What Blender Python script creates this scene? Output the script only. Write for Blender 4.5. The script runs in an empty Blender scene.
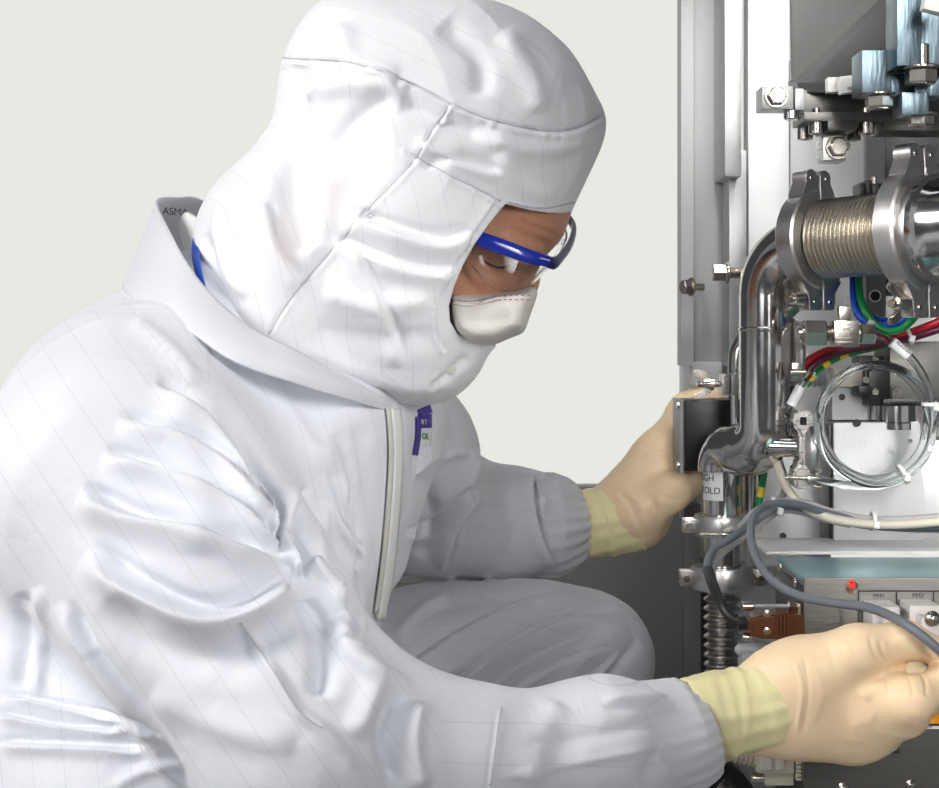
import bpy, bmesh, math, random
import numpy as np
from mathutils import Vector, Matrix
from mathutils.bvhtree import BVHTree
random.seed(4)
SC = bpy.context.scene
COL = SC.collection
# ------------------------------------------------------------------ camera, world, lights, exposure
F = 1600.0; CX = 469.5; CY = 330.0; CZ = 0.8
cam = bpy.data.cameras.new('camera'); cam.sensor_width = 36; cam.lens = 36*F/939
cam.shift_y = -(394-CY)/939; cam.clip_start = 0.05
co = bpy.data.objects.new('camera', cam); COL.objects.link(co)
co.location = (0, 0, CZ); co.rotation_euler = (math.pi/2, 0, 0); SC.camera = co
SC.view_settings.view_transform = 'Standard'; SC.view_settings.look = 'None'
SC.view_settings.gamma = 1; SC.view_settings.use_curve_mapping = False
SC.view_settings.exposure = 0.0
def area(name, loc, target, size, power, col=(1, 1, 1), sy=None):
    l = bpy.data.lights.new(name, 'AREA'); l.energy = power; l.size = size; l.color = col
    l.shape = 'RECTANGLE'; l.size_y = sy or size
    o = bpy.data.objects.new(name, l); COL.objects.link(o); o.location = loc
    o.rotation_euler = (Vector(target)-Vector(loc)).to_track_quat('-Z', 'Y').to_euler()
    return o
w = bpy.data.worlds.new('studio'); SC.world = w; w.use_nodes = True
nt = w.node_tree; bg = nt.nodes['Background']
tc = nt.nodes.new('ShaderNodeTexCoord'); sp = nt.nodes.new('ShaderNodeSeparateXYZ')
nt.links.new(tc.outputs['Generated'], sp.inputs[0])
mr = nt.nodes.new('ShaderNodeMapRange'); mr.inputs['From Min'].default_value = 0.74; mr.inputs['From Max'].default_value = 0.86
nt.links.new(sp.outputs['Y'], mr.inputs['Value'])
mx = nt.nodes.new('ShaderNodeMix'); mx.data_type = 'RGBA'
mx.inputs[6].default_value = (0.07, 0.072, 0.08, 1)       # the dim studio around
mx.inputs[7].default_value = (0.807, 0.815, 0.768, 1)     # the off-white backdrop
nt.links.new(mr.outputs[0], mx.inputs[0]); nt.links.new(mx.outputs[2], bg.inputs['Color'])
bg.inputs['Strength'].default_value = 1.0
area('key_light', (-1.75, 0.35, 1.75), (-0.15, 1.25, 0.7), 0.7, 37, (1.0, 0.99, 0.97))
fl = area('machine_fill', (0.45, 0.3, 1.2), (0.56, 1.35, 0.86), 0.3, 2.0, (1.0, 0.99, 0.97), 1.0); fl.data.spread = math.radians(40)  # unseen fill, added to lift the machine side
fl = area('front_light', (-0.9, -0.8, 1.2), (-0.25, 1.2, 0.72), 0.6, 0.95, (0.96, 0.97, 1.0)); fl.data.spread = math.radians(50)
area('side_fill', (1.7, 0.2, 0.95), (0.35, 1.4, 0.75), 1.3, 2.0, (0.97, 0.98, 1.0))  # unseen panel, added to give the metal something pale to reflect
cl = area('cabinet_fill', (0.25, 1.36, 1.22), (0.30, 1.6, 0.98), 0.10, 0.35); cl.data.spread = math.radians(80)  # added above the frame to brighten the white door post
ch = area('chest_fill', (0.5, 0.6, 0.92), (-0.14, 1.2, 0.72), 0.3, 0.36, (1.0, 0.99, 0.97)); ch.data.spread = math.radians(42)  # added fill for the chest and face, out of view
hl = area('hood_fill', (-0.5, 0.5, 2.0), (0.03, 1.28, 0.98), 0.3, 0.2); hl.data.spread = math.radians(34)  # extra unseen fill, added to raise the hood's tone
area('top_light', (0.1, 1.6, 2.5), (0.05, 1.3, 0.7), 0.7, 2, (0.96, 0.98, 1.0))

# ------------------------------------------------------------------ helpers
def P(px, py, D): return Vector(((px-CX)/F*D, D, CZ-(py-CY)/F*D))
def S(px, D): return px/F*D
def link(o, parent=None):
    COL.objects.link(o)
    if parent: o.parent = parent
    return o
def tag(o, label=None, cat=None, group=None, kind=None):
    if label: o['label'] = label
    if cat: o['category'] = cat
    if group: o['group'] = group
    if kind: o['kind'] = kind
    return o
def empty(name, loc=(0, 0, 0)):
    o = bpy.data.objects.new(name, None); o.location = loc; o.empty_display_size = .02
    return link(o)
def thing(name, label, cat, loc=(0, 0, 0), group=None):
    return tag(empty(name, loc), label, cat, group)
def fromarr(name, V, Fc, m, parent=None, smooth=True):
    me = bpy.data.meshes.new(name); me.from_pydata([tuple(v) for v in V], [], [tuple(f) for f in Fc])
    me.update(); me.materials.append(m)
    if smooth: me.shade_smooth()
    o = bpy.data.objects.new(name, me); link(o, parent)
    if parent: o.matrix_parent_inverse = Matrix.Translation(-parent.location) if parent.type == 'EMPTY' else Matrix.Identity(4)
    return o
class MB:
    """collects world-space shapes; build() links them as one mesh"""
    def __init__(s): s.bm = bmesh.new()
    def box(s, c, size, rot=None, bev=0.0, seg=2):
        b = bmesh.new(); bmesh.ops.create_cube(b, size=1)
        bmesh.ops.scale(b, vec=size, verts=b.verts)
        if bev > 0: bmesh.ops.bevel(b, geom=b.edges[:], offset=min(bev, min(size)*.45), segments=seg, affect='EDGES', profile=.7)
        M = Matrix.Translation(c) @ (rot.to_4x4() if rot else Matrix.Identity(4))
        bmesh.ops.transform(b, matrix=M, verts=b.verts); s.merge(b); return s
    def merge(s, b):
        me = bpy.data.meshes.new('t'); b.to_mesh(me); b.free(); s.bm.from_mesh(me); bpy.data.meshes.remove(me)
    def lathe(s, a, d, prof, n=32, ny=None):
        """profile [(along, radius)] revolved about the axis a + t*d"""
        d = Vector(d).normalized(); q = Vector((0, 0, 1)) if abs(d.z) < .9 else Vector((1, 0, 0))
        e1 = d.cross(q).normalized(); e2 = d.cross(e1); a = Vector(a); rings = []
        for t, r in prof:
            if r < 1e-6: rings.append([s.bm.verts.new(a+d*t)])
            else: rings.append([s.bm.verts.new(a+d*t+(e1*math.cos(2*math.pi*k/n)+e2*math.sin(2*math.pi*k/n))*r) for k in range(n)])
        s._skin(rings); return s
    def _skin(s, rings):
        for A, B in zip(rings, rings[1:]):
            n = max(len(A), len(B))
            for k in range(n):
                k2 = (k+1) % n
                f = [A[k], A[k2], B[k2], B[k]] if len(A) > 1 and len(B) > 1 else ([A[0], B[k2], B[k]] if len(A) == 1 else [A[k], A[k2], B[0]])
                try: s.bm.faces.new(f)
                except ValueError: pass
    def cyl(s, a, b, r, n=24, ch=.08):
        a = Vector(a); b = Vector(b); L = (b-a).length; c = min(r*ch*2, L*.3)
        return s.lathe(a, b-a, [(0, 0), (0, r-c), (c, r), (L-c, r), (L, r-c), (L, 0)], n)
    def hexa(s, a, b, r):
        a = Vector(a); b = Vector(b); L = (b-a).length; c = r*.12
        return s.lathe(a, b-a, [(0, 0), (0, r-c), (c, r), (L-c, r), (L, r-c), (L, 0)], 6)
    def tube(s, pts, r, n=16, sub=8, caps=True, rfun=None):
        pts = [Vector(p) for p in pts]; path = crom(pts, sub) if len(pts) > 2 else [pts[0].lerp(pts[1], k/sub) for k in range(sub+1)]
        if rfun is None: rf = (lambda t: r) if not isinstance(r, (list, tuple)) else (lambda t: float(np.interp(t*(len(r)-1), range(len(r)), r)))
        else: rf = rfun
        N = len(path); rings = []; up = None
        for i, p in enumerate(path):
            T = (path[min(i+1, N-1)]-path[max(i-1, 0)]).normalized()
            if up is None: up = T.orthogonal().normalized()
            up = (up-T*up.dot(T)).normalized(); e2 = T.cross(up); R = rf(i/(N-1))
            rings.append([s.bm.verts.new(p+(up*math.cos(2*math.pi*k/n)+e2*math.sin(2*math.pi*k/n))*R) for k in range(n)])
        if caps: rings = [[s.bm.verts.new(path[0])]]+rings+[[s.bm.verts.new(path[-1])]]
        s._skin(rings); return s
    def prism(s, poly, o, ex, ey, ez, th, bev=0.0):
        """poly (2D) in plane o+ex*x+ey*y, extruded th along ez (centred)"""
        b = bmesh.new(); o = Vector(o); ex = Vector(ex).normalized(); ey = Vector(ey).normalized(); ez = Vector(ez).normalized()
        lo = [b.verts.new(o+ex*x+ey*y-ez*th/2) for x, y in poly]; hi = [b.verts.new(o+ex*x+ey*y+ez*th/2) for x, y in poly]
        b.faces.new(lo[::-1]); b.faces.new(hi); n = len(poly)
        for k in range(n): b.faces.new([lo[k], lo[(k+1) % n], hi[(k+1) % n], hi[k]])
        bmesh.ops.recalc_face_normals(b, faces=b.faces)
        if bev > 0:
            ed = [e for e in b.edges if len(e.link_faces) == 2 and e.calc_face_angle(0) > .6]
            bmesh.ops.bevel(b, geom=ed, offset=bev, segments=2, affect='EDGES')
        s.merge(b); return s
    def quad(s, pts): s.bm.faces.new([s.bm.verts.new(Vector(p)) for p in pts]); return s
    def build(s, name, m, parent=None, smooth=True, ang=35):
        bmesh.ops.recalc_face_normals(s.bm, faces=s.bm.faces)
        me = bpy.data.meshes.new(name); s.bm.to_mesh(me); s.bm.free(); me.materials.append(m)
        if smooth:
            me.shade_smooth()
            try: me.set_sharp_from_angle(angle=math.radians(ang))
            except Exception: pass
        o = bpy.data.objects.new(name, me); link(o, parent)
        if parent and parent.type == 'EMPTY': o.matrix_parent_inverse = Matrix.Translation(-parent.location)
        return o
def crom(p, sub=8):
    out = []; n = len(p)
    for i in range(n-1):
        a = p[max(i-1, 0)]; b = p[i]; c = p[i+1]; d = p[min(i+2, n-1)]
        for k in range(sub):
            t = k/sub; out.append(.5*((2*b)+(c-a)*t+(2*a-5*b+4*c-d)*t*t+(3*b-3*c+d-a)*t**3))
    out.append(p[-1]); return out
def arr(*p): return [P(*q) for q in p]

# ------------------------------------------------------------------ materials
MATS = {}
def mat(name, col, rough=.5, metal=0., bump=0., bscale=200., aniso=None, trans=0., ior=1.45, sheen=0., sss=0., alpha=1., emit=0., var=0., spec=.5, brush=None, coat=0):
    m = bpy.data.materials.new(name); m.use_nodes = True; t = m.node_tree; b = t.nodes['Principled BSDF']
    b.inputs['Base Color'].default_value = (*col, 1); b.inputs['Roughness'].default_value = rough; b.inputs['Metallic'].default_value = metal
    b.inputs['Transmission Weight'].default_value = trans; b.inputs['IOR'].default_value = ior
    b.inputs['Sheen Weight'].default_value = sheen; b.inputs['Alpha'].default_value = alpha
    b.inputs['Specular IOR Level'].default_value = spec; b.inputs['Coat Weight'].default_value = coat
    if sss: b.inputs['Subsurface Weight'].default_value = sss; b.inputs['Subsurface Radius'].default_value = (.02, .008, .004); b.inputs['Subsurface Scale'].default_value = .5
    if emit: b.inputs['Emission Color'].default_value = (*col, 1); b.inputs['Emission Strength'].default_value = emit
    tcn = t.nodes.new('ShaderNodeTexCoord')
    n = t.nodes.new('ShaderNodeTexNoise'); n.inputs['Scale'].default_value = bscale; n.inputs['Detail'].default_value = 5
    if brush:
        mp = t.nodes.new('ShaderNodeMapping'); mp.inputs['Scale'].default_value = brush
        t.links.new(tcn.outputs['Object'], mp.inputs[0]); t.links.new(mp.outputs[0], n.inputs['Vector'])
    else: t.links.new(tcn.outputs['Object'], n.inputs['Vector'])
    if bump:
        bn = t.nodes.new('ShaderNodeBump'); bn.inputs['Strength'].default_value = bump; bn.inputs['Distance'].default_value = .001
        t.links.new(n.outputs['Fac'], bn.inputs['Height']); t.links.new(bn.outputs[0], b.inputs['Normal'])
    if var:
        mm = t.nodes.new('ShaderNodeMix'); mm.data_type = 'RGBA'
        mm.inputs[6].default_value = (*[c*(1-var) for c in col], 1); mm.inputs[7].default_value = (*[min(1, c*(1+var)) for c in col], 1)
        t.links.new(n.outputs['Fac'], mm.inputs[0]); t.links.new(mm.outputs[2], b.inputs['Base Color'])
        r2 = t.nodes.new('ShaderNodeMapRange'); r2.inputs['To Min'].default_value = max(.02, rough-.08); r2.inputs['To Max'].default_value = rough+.1
        t.links.new(n.outputs['Fac'], r2.inputs[0]); t.links.new(r2.outputs[0], b.inputs['Roughness'])
    MATS[name] = m; return m
def cloth(name, col, line=.87, sp=.022, rough=.55):
    m = mat(name, col, rough, sheen=.15, bump=0); t = m.node_tree; b = t.nodes['Principled BSDF']
    at = t.nodes.new('ShaderNodeAttribute'); at.attribute_name = 'stripe'
    ma = t.nodes.new('ShaderNodeMath'); ma.operation = 'DIVIDE'; ma.inputs[1].default_value = sp
    fr = t.nodes.new('ShaderNodeMath'); fr.operation = 'FRACT'; lt = t.nodes.new('ShaderNodeMath'); lt.operation = 'LESS_THAN'; lt.inputs[1].default_value = .028
    t.links.new(at.outputs['Fac'], ma.inputs[0]); t.links.new(ma.outputs[0], fr.inputs[0]); t.links.new(fr.outputs[0], lt.inputs[0])
    pk = t.nodes.new('ShaderNodeAttribute'); pk.attribute_name = 'skin_show'
    m1 = t.nodes.new('ShaderNodeMix'); m1.data_type = 'RGBA'; m1.inputs[6].default_value = (*col, 1); m1.inputs[7].default_value = (.86, .70, .70, 1)
    t.links.new(pk.outputs['Fac'], m1.inputs[0])
    m2 = t.nodes.new('ShaderNodeMix'); m2.data_type = 'RGBA'; t.links.new(m1.outputs[2], m2.inputs[6]); m2.inputs[7].default_value = (*[c*line for c in col], 1)
    t.links.new(lt.outputs[0], m2.inputs[0]); t.links.new(m2.outputs[2], b.inputs['Base Color'])
    # crumple bump: coarse ridges and a fine weave
    tcn = t.nodes.new('ShaderNodeTexCoord')
    n1 = t.nodes.new('ShaderNodeTexNoise'); n1.inputs['Scale'].default_value = 16; n1.inputs['Detail'].default_value = 4; n1.inputs['Distortion'].default_value = 1.2
    n2 = t.nodes.new('ShaderNodeTexNoise'); n2.inputs['Scale'].default_value = 900
    t.links.new(tcn.outputs['Object'], n1.inputs[0]); t.links.new(tcn.outputs['Object'], n2.inputs[0])
    b1 = t.nodes.new('ShaderNodeBump'); b1.inputs['Strength'].default_value = .35; b1.inputs['Distance'].default_value = .008
    b2 = t.nodes.new('ShaderNodeBump'); b2.inputs['Strength'].default_value = .12; b2.inputs['Distance'].default_value = .0004
    t.links.new(n1.outputs['Fac'], b1.inputs['Height']); t.links.new(n2.outputs['Fac'], b2.inputs['Height'])
    t.links.new(b1.outputs[0], b2.inputs['Normal']); t.links.new(b2.outputs[0], b.inputs['Normal'])
    return m
M_suit = cloth('cleanroom_fabric', (.80, .81, .86))
M_hood = cloth('hood_fabric', (.84, .84, .865))
M_leg_shade = cloth('shaded_leg_fabric', (.72, .73, .78), sp=.02)  # the suit's cloth again, darkened to paint in the far leg's shade
M_trim = mat('white_trim', (.85, .85, .83), .5)
M_beige = mat('beige_tape', (.66, .65, .58), .6)
M_skin = mat('skin', (.58, .28, .17), .45, sss=.12, bump=.25, bscale=350, var=.15)
M_glove = mat('latex_glove', (.93, .70, .45), .42, sss=.15, bump=.15, bscale=90, var=.05)
M_cuff = mat('latex_cuff', (.92, .81, .44), .42, sss=.12, bump=.1, bscale=90)
M_mask = mat('mask_fabric', (.72, .69, .63), .8, bump=.3, bscale=900)
M_blue = mat('blue_plastic', (.012, .03, .36), .18, coat=.6)
M_navy = mat('navy_plastic', (.010, .016, .10), .3, spec=.3)
M_lens = mat('clear_lens', (.97, .98, .98), .03, trans=1, ior=1.3)
M_hair = mat('eyebrow_hair', (.05, .03, .025), .7)
M_eye = mat('eye_white', (.55, .5, .46), .25)
M_purple = mat('purple_print', (.055, .03, .28), .5)
M_black = mat('black_print', (.015, .015, .017), .5)
M_chrome = mat('polished_steel', (.62, .60, .58), .12, 1, bump=.04, bscale=60, var=.06)
M_steel = mat('brushed_steel', (.55, .53, .51), .28, 1, bump=.15, bscale=40, brush=(1, 1, 12), var=.08)
M_cast = mat('cast_clamp_steel', (.64, .62, .61), .36, 1, bump=.05, bscale=120, var=.08)
M_nickel = mat('nickel_plate', (.60, .56, .50), .2, 1, bump=.04, bscale=120)
M_bolt = mat('bolt_steel', (.52, .48, .43), .26, 1, bump=.2, bscale=300)
M_alu = mat('sanded_aluminium', (.52, .52, .52), .42, 1, bump=.3, bscale=500, var=.04)
M_cab = mat('grey_enamel', (.50, .50, .50), .5, bump=.05, bscale=400)
M_chamber = mat('chamber_enamel', (.04, .039, .037), .45, bump=.05, bscale=300)
M_side = mat('side_enamel', (.34, .34, .335), .5, bump=.05, bscale=400)
M_cabl = mat('pale_enamel', (.72, .72, .71), .45, bump=.05, bscale=400)
M_dark = mat('dark_enamel', (.13, .125, .12), .45, bump=.05, bscale=300, var=.06)
M_mid = mat('mid_grey_enamel', (.20, .196, .19), .4, bump=.05, bscale=300, var=.05)
M_blk = mat('black_anodised', (.012, .011, .011), .3, bump=.1, bscale=400)
M_zinc = mat('blue_zinc', (.12, .16, .185), .3, 1, bump=.35, bscale=60, brush=(6, 1, 1), var=.18)
M_teal = mat('teal_lid', (.24, .42, .44), .33, .6, var=.12, bscale=14, brush=(1, 3, 3))
M_front = mat('brushed_front_panel', (.15, .145, .135), .36, .85, bump=.12, bscale=30, brush=(1, 1, 30), var=.10)
M_ptfe = mat('white_nylon', (.80, .79, .75), .45)
M_clear = mat('clear_tubing', (.92, .95, .95), .06, trans=1, ior=1.3)
M_conn = mat('translucent_connector', (.80, .76, .72), .3, trans=.3)
M_grey = mat('grey_cable', (.15, .165, .19), .4)
M_lgrey = mat('pale_grey_cable', (.42, .41, .41), .4)
M_cream = mat('cream_cable', (.62, .57, .47), .45)
M_red = mat('red_wire', (.50, .012, .02), .3)
M_maroon = mat('maroon_wire', (.10, .012, .035), .35)
M_green = mat('green_wire', (.01, .25, .07), .3)
M_yellow = mat('yellow_wire', (.80, .60, .03), .35)
M_wblue = mat('blue_wire', (.012, .08, .50), .3)
M_rubber = mat('black_rubber', (.015, .015, .016), .4)
M_brown = mat('bronze_backshell', (.16, .065, .03), .3, .6)
M_gplas = mat('grey_plastic', (.33, .33, .34), .4)
M_label = mat('white_label', (.82, .82, .82), .5)
M_orange = mat('warning_orange', (.90, .36, .01), .45)
M_led = mat('red_led', (.9, .02, .02), .25, emit=.6)
M_floor = mat('floor_vinyl', (.45, .45, .45), .5)
# ------------------------------------------------------------------ implicit-surface sculpting
class Grid:
    def __init__(s, lo, hi, h):
        s.lo = np.array(lo, np.float32); s.h = h; s.n = np.ceil((np.array(hi)-s.lo)/h).astype(int)+1
        ax = [s.lo[i]+h*np.arange(s.n[i], dtype=np.float32) for i in range(3)]
        s.X = ax[0][:, None, None]; s.Y = ax[1][None, :, None]; s.Z = ax[2][None, None, :]; s.ax = ax
    def cone(s, a, b, ra, rb, sc=(1, 1, 1)):
        """tapered capsule; sc squeezes space per axis"""
        a = np.array(a, np.float32); b = np.array(b, np.float32); d = b-a; k = [1/q for q in sc]
        dx, dy, dz = s.X-a[0], s.Y-a[1], s.Z-a[2]
        t = np.clip((dx*d[0]+dy*d[1]+dz*d[2])/max(float(d@d), 1e-9), 0, 1)
        return np.sqrt(((dx-t*d[0])*k[0])**2+((dy-t*d[1])*k[1])**2+((dz-t*d[2])*k[2])**2)-(ra+(rb-ra)*t)
    def chain(s, pts, rs, k=.02, sc=(1, 1, 1)):
        f = None
        for i in range(len(pts)-1):
            g = s.cone(pts[i], pts[i+1], rs[i], rs[i+1], sc); f = g if f is None else smin(f, g, k)
        return f
    def ell(s, c, r, M=None):
        dx, dy, dz = s.X-c[0], s.Y-c[1], s.Z-c[2]
        if M is not None:
            dx, dy, dz = [M[0][i]*dx+M[1][i]*dy+M[2][i]*dz for i in range(3)]
        q = np.sqrt((dx/r[0])**2+(dy/r[1])**2+(dz/r[2])**2); return (q-1)*min(r)
    def poly2(s, poly, D, blur=0):
        """signed distance (inside positive) of a pixel polygon standing at distance D"""
        pts = np.array([[(u-CX)/F*D, CZ-(v-CY)/F*D] for u, v in poly], np.float32)
        gx, gz = np.meshgrid(s.ax[0], s.ax[2], indexing='ij'); d = np.full(gx.shape, 9., np.float32); ins = np.zeros(gx.shape, bool)
        n = len(pts)
        for i in range(n):
            a, b = pts[i], pts[(i+1) % n]; e = b-a
            t = np.clip(((gx-a[0])*e[0]+(gz-a[1])*e[1])/max(float(e@e), 1e-12), 0, 1)
            d = np.minimum(d, np.hypot(gx-a[0]-t*e[0], gz-a[1]-t*e[1]))
            c = ((a[1] > gz) != (b[1] > gz)) & (gx < (b[0]-a[0])*(gz-a[1])/(b[1]-a[1]+1e-12)+a[0]); ins ^= c
        d = np.where(ins, d, -d)
        for _ in range(blur):
            p = np.pad(d, 1, mode='edge'); d = (p[:-2, 1:-1]+p[2:, 1:-1]+p[1:-1, :-2]+p[1:-1, 2:]+4*p[1:-1, 1:-1])/8
        return d
    def infl(s, poly, D, R, T, blur=6, tilt=(0, 0), c=None, smoothpoly=True):
        """round-edged body whose side outline is the polygon: half thickness T, edge roundness R"""
        if smoothpoly: poly = [tuple(q) for q in crom2(poly)]
        s2 = s.poly2(poly, D, blur)[:, None, :]
        yc = D
        if c is not None: yc = D+tilt[0]*(s.X-c[0])+tilt[1]*(s.Z-c[2])
        k = R/T
        return np.sqrt(np.maximum(R-s2, 0)**2+(k*(s.Y-yc))**2)-R
def crom2(poly, sub=4):
    p = [Vector((a, b, 0)) for a, b in poly]; n = len(p); out = []
    for i in range(n):
        a, b, c, d = p[i-1], p[i], p[(i+1) % n], p[(i+2) % n]
        for k in range(sub):
            t = k/sub; q = .5*((2*b)+(c-a)*t+(2*a-5*b+4*c-d)*t*t+(3*b-3*c+d-a)*t**3); out.append((q.x, q.y))
    return out
def smin(a, b, k):
    h = np.maximum(k-np.abs(a-b), 0)/k; return np.minimum(a, b)-h*h*k*.25
def smax(a, b, k): return -smin(-a, -b, k)
def nets(g, f):
    """naive surface nets -> vertices, quads"""
    f = np.ascontiguousarray(np.broadcast_to(f, tuple(g.n))).astype(np.float32); sgn = f < 0
    nx, ny, nz = [int(q)-1 for q in g.n]; cnt = np.zeros((nx, ny, nz), np.int8); acc = np.zeros((nx, ny, nz, 3), np.float32)
    for ax in range(3):
        o1, o2 = [q for q in range(3) if q != ax]
        for i in (0, 1):
            for j in (0, 1):
                st = [0, 0, 0]; st[o1] = i; st[o2] = j
                sl0 = tuple(slice(st[q], st[q]+(nx, ny, nz)[q]) for q in range(3)); st2 = list(st); st2[ax] += 1
                sl1 = tuple(slice(st2[q], st2[q]+(nx, ny, nz)[q]) for q in range(3))
                a, b = f[sl0], f[sl1]; c = sgn[sl0] != sgn[sl1]
                idx = np.nonzero(c); tt = a[idx]/(a[idx]-b[idx]); cnt[idx] += 1
                off = np.zeros((len(tt), 3), np.float32); off[:, ax] = tt; off[:, o1] = i; off[:, o2] = j
                acc[idx] += off
    act = np.nonzero(cnt > 0); ids = np.full((nx, ny, nz), -1, np.int64); ids[act] = np.arange(len(act[0]))
    V = (np.stack(act, 1)+acc[act]/cnt[act][:, None])*g.h+g.lo
    Q = []
    for ax in range(3):
        o1, o2 = [(1, 2), (2, 0), (0, 1)][ax]
        s0 = [slice(1, nx), slice(1, ny), slice(1, nz)]; s0[ax] = slice(0, (nx, ny, nz)[ax]); s1 = list(s0); s1[ax] = slice(1, (nx, ny, nz)[ax]+1)
        A = sgn[tuple(s0)]; B = sgn[tuple(s1)]; c = np.nonzero(A != B); inside = A[c]
        base = [c[q]+(1 if q != ax else 0) for q in range(3)]
        def cid(d1, d2):
            b = [base[0].copy(), base[1].copy(), base[2].copy()]; b[o1] = b[o1]-d1; b[o2] = b[o2]-d2; return ids[tuple(b)]
        q = np.stack([cid(0, 0), cid(1, 0), cid(1, 1), cid(0, 1)], 1)
        q[~inside] = q[~inside][:, ::-1]; Q.append(q)
    Q = np.concatenate(Q); Q = Q[(Q >= 0).all(1)]
    return V, Q
def subdiv(V, Q, lv):
    me = bpy.data.meshes.new('t'); me.from_pydata(V.tolist(), [], Q.tolist()); o = bpy.data.objects.new('t', me); COL.objects.link(o)
    m = o.modifiers.new('s', 'SUBSURF'); m.levels = lv; m.render_levels = lv
    dg = bpy.context.evaluated_depsgraph_get(); e = o.evaluated_get(dg); m2 = e.to_mesh()
    n = len(m2.vertices); V2 = np.empty(n*3, np.float32); m2.vertices.foreach_get('co', V2)
    q = np.empty(len(m2.loops), np.int64); m2.loops.foreach_get('vertex_index', q)
    e.to_mesh_clear(); bpy.data.objects.remove(o); bpy.data.meshes.remove(me)
    return V2.reshape(-1, 3), q.reshape(-1, 4)
def relax(V, Q, it=2, lam=.5):
    for _ in range(it):
        s = np.zeros_like(V); c = np.zeros(len(V))
        for a, b in ((0, 1), (1, 2), (2, 3), (3, 0)):
            for i, j in ((a, b), (b, a)):
                for d in range(3): s[:, d] += np.bincount(Q[:, i], V[Q[:, j], d], len(V))
                c += np.bincount(Q[:, i], minlength=len(V))
        V = V+lam*(s/np.maximum(c, 1)[:, None]-V)
    return V
def vnorm(V, Q):
    n = np.cross(V[Q[:, 2]]-V[Q[:, 0]], V[Q[:, 3]]-V[Q[:, 1]]); N = np.zeros_like(V, dtype=np.float64)
    for k in range(4):
        for d in range(3): N[:, d] += np.bincount(Q[:, k], n[:, d], len(V))
    return N/np.maximum(np.linalg.norm(N, axis=1), 1e-12)[:, None]
def proj(V): return np.stack([CX+V[:, 0]/V[:, 1]*F, CY-(V[:, 2]-CZ)/V[:, 1]*F], 1)
def polydist(UV, pts, sub=5):
    """signed distance to a smooth polyline (positive = left of travel on the page's right-hand side) and position along it"""
    p = crom([Vector((a, b, 0)) for a, b in pts], sub) if len(pts) > 2 else [Vector((*pts[0], 0)), Vector((*pts[1], 0))]
    p = np.array([[q.x, q.y] for q in p]); best = np.full(len(UV), 1e9); sg = np.zeros(len(UV)); tt = np.zeros(len(UV)); n = len(p)-1
    for i in range(n):
        a, b = p[i], p[i+1]; e = b-a; L = max(e@e, 1e-9); r = UV-a
        t = np.clip((r@e)/L, 0, 1); q = r-t[:, None]*e; d = np.hypot(q[:, 0], q[:, 1]); m = d < best
        best[m] = d[m]; sg[m] = np.sign(e[0]*r[m, 1]-e[1]*r[m, 0]); tt[m] = (i+t[m])/n
    return best, sg, tt
def folds(V, Q, lst, mask=None, far=False):
    """pleats and seams pressed into the cloth: (kind, points, width px, height mm)"""
    V = V.astype(np.float64); 
    for cnt, (kind, pts, wd, am) in enumerate(lst):
        if cnt % 5 == 0: N = vnorm(V, Q)
        UV = proj(V); A = np.array(pts); lo = A.min(0)-wd*4; hi = A.max(0)+wd*4
        sel = (UV[:, 0] > lo[0]) & (UV[:, 0] < hi[0]) & (UV[:, 1] > lo[1]) & (UV[:, 1] < hi[1])
        if mask is not None: sel &= mask
        ix = np.nonzero(sel)[0]
        if not len(ix): continue
        vd = V[ix]-np.array([0, 0, CZ]); vd /= np.linalg.norm(vd, axis=1)[:, None]; face = -(vd*N[ix]).sum(1)
        ix = ix[face > .02]; face = face[face > .02]
        if not len(ix): continue
        d, sg, t = polydist(UV[ix], pts); end = np.clip(np.minimum(t, 1-t)*5, 0, 1); end = end*end*(3-2*end)
        if kind == 'seam': end = np.ones_like(t)
        x = d*sg/wd
        if kind == 'r': h = np.exp(-x*x*2)
        elif kind == 'g': h = -np.exp(-x*x*2)
        elif kind == 's': h = np.where(x > 0, np.exp(-x*x*1.2), np.exp(-x*x*9))-.8*np.exp(-((x+.62)**2)*7)
        elif kind == 'seam': h = .7*np.exp(-((x-.9)**2)*2)-1.1*np.exp(-x*x*6)+.22*np.exp(-((x-.9)**2)*.7)*np.sin(t*len(pts)*15+3*np.sin(t*31))
        h = h*end*am*.001*np.clip(face*2.2, 0, 1)
        V[ix] += N[ix]*h[:, None]
    return V
def wave(p, sc, seed):
    """smooth pseudo-noise from summed sines"""
    r = np.random.RandomState(seed); o = np.zeros(len(p))
    for k in range(7):
        d = r.normal(size=3); d /= np.linalg.norm(d); o += np.sin((p@d)*sc*(.6+1.3*r.rand())+r.rand()*6.28)
    return o/3
def crumple(V, Q, amp, sc, seed, stretch=None, mask=None):
    N = vnorm(V, Q); p = V if stretch is None else V*np.array(stretch)
    a = wave(p, sc, seed); b = wave(p+.013*wave(p, sc*.7, seed+9)[:, None], sc*1.7, seed+1)
    h = (1-2*np.abs(np.tanh(a)))*.6+(1-2*np.abs(np.tanh(b)))*.4
    if mask is not None: h = h*mask
    return V+N*(h*amp)[:, None]
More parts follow.
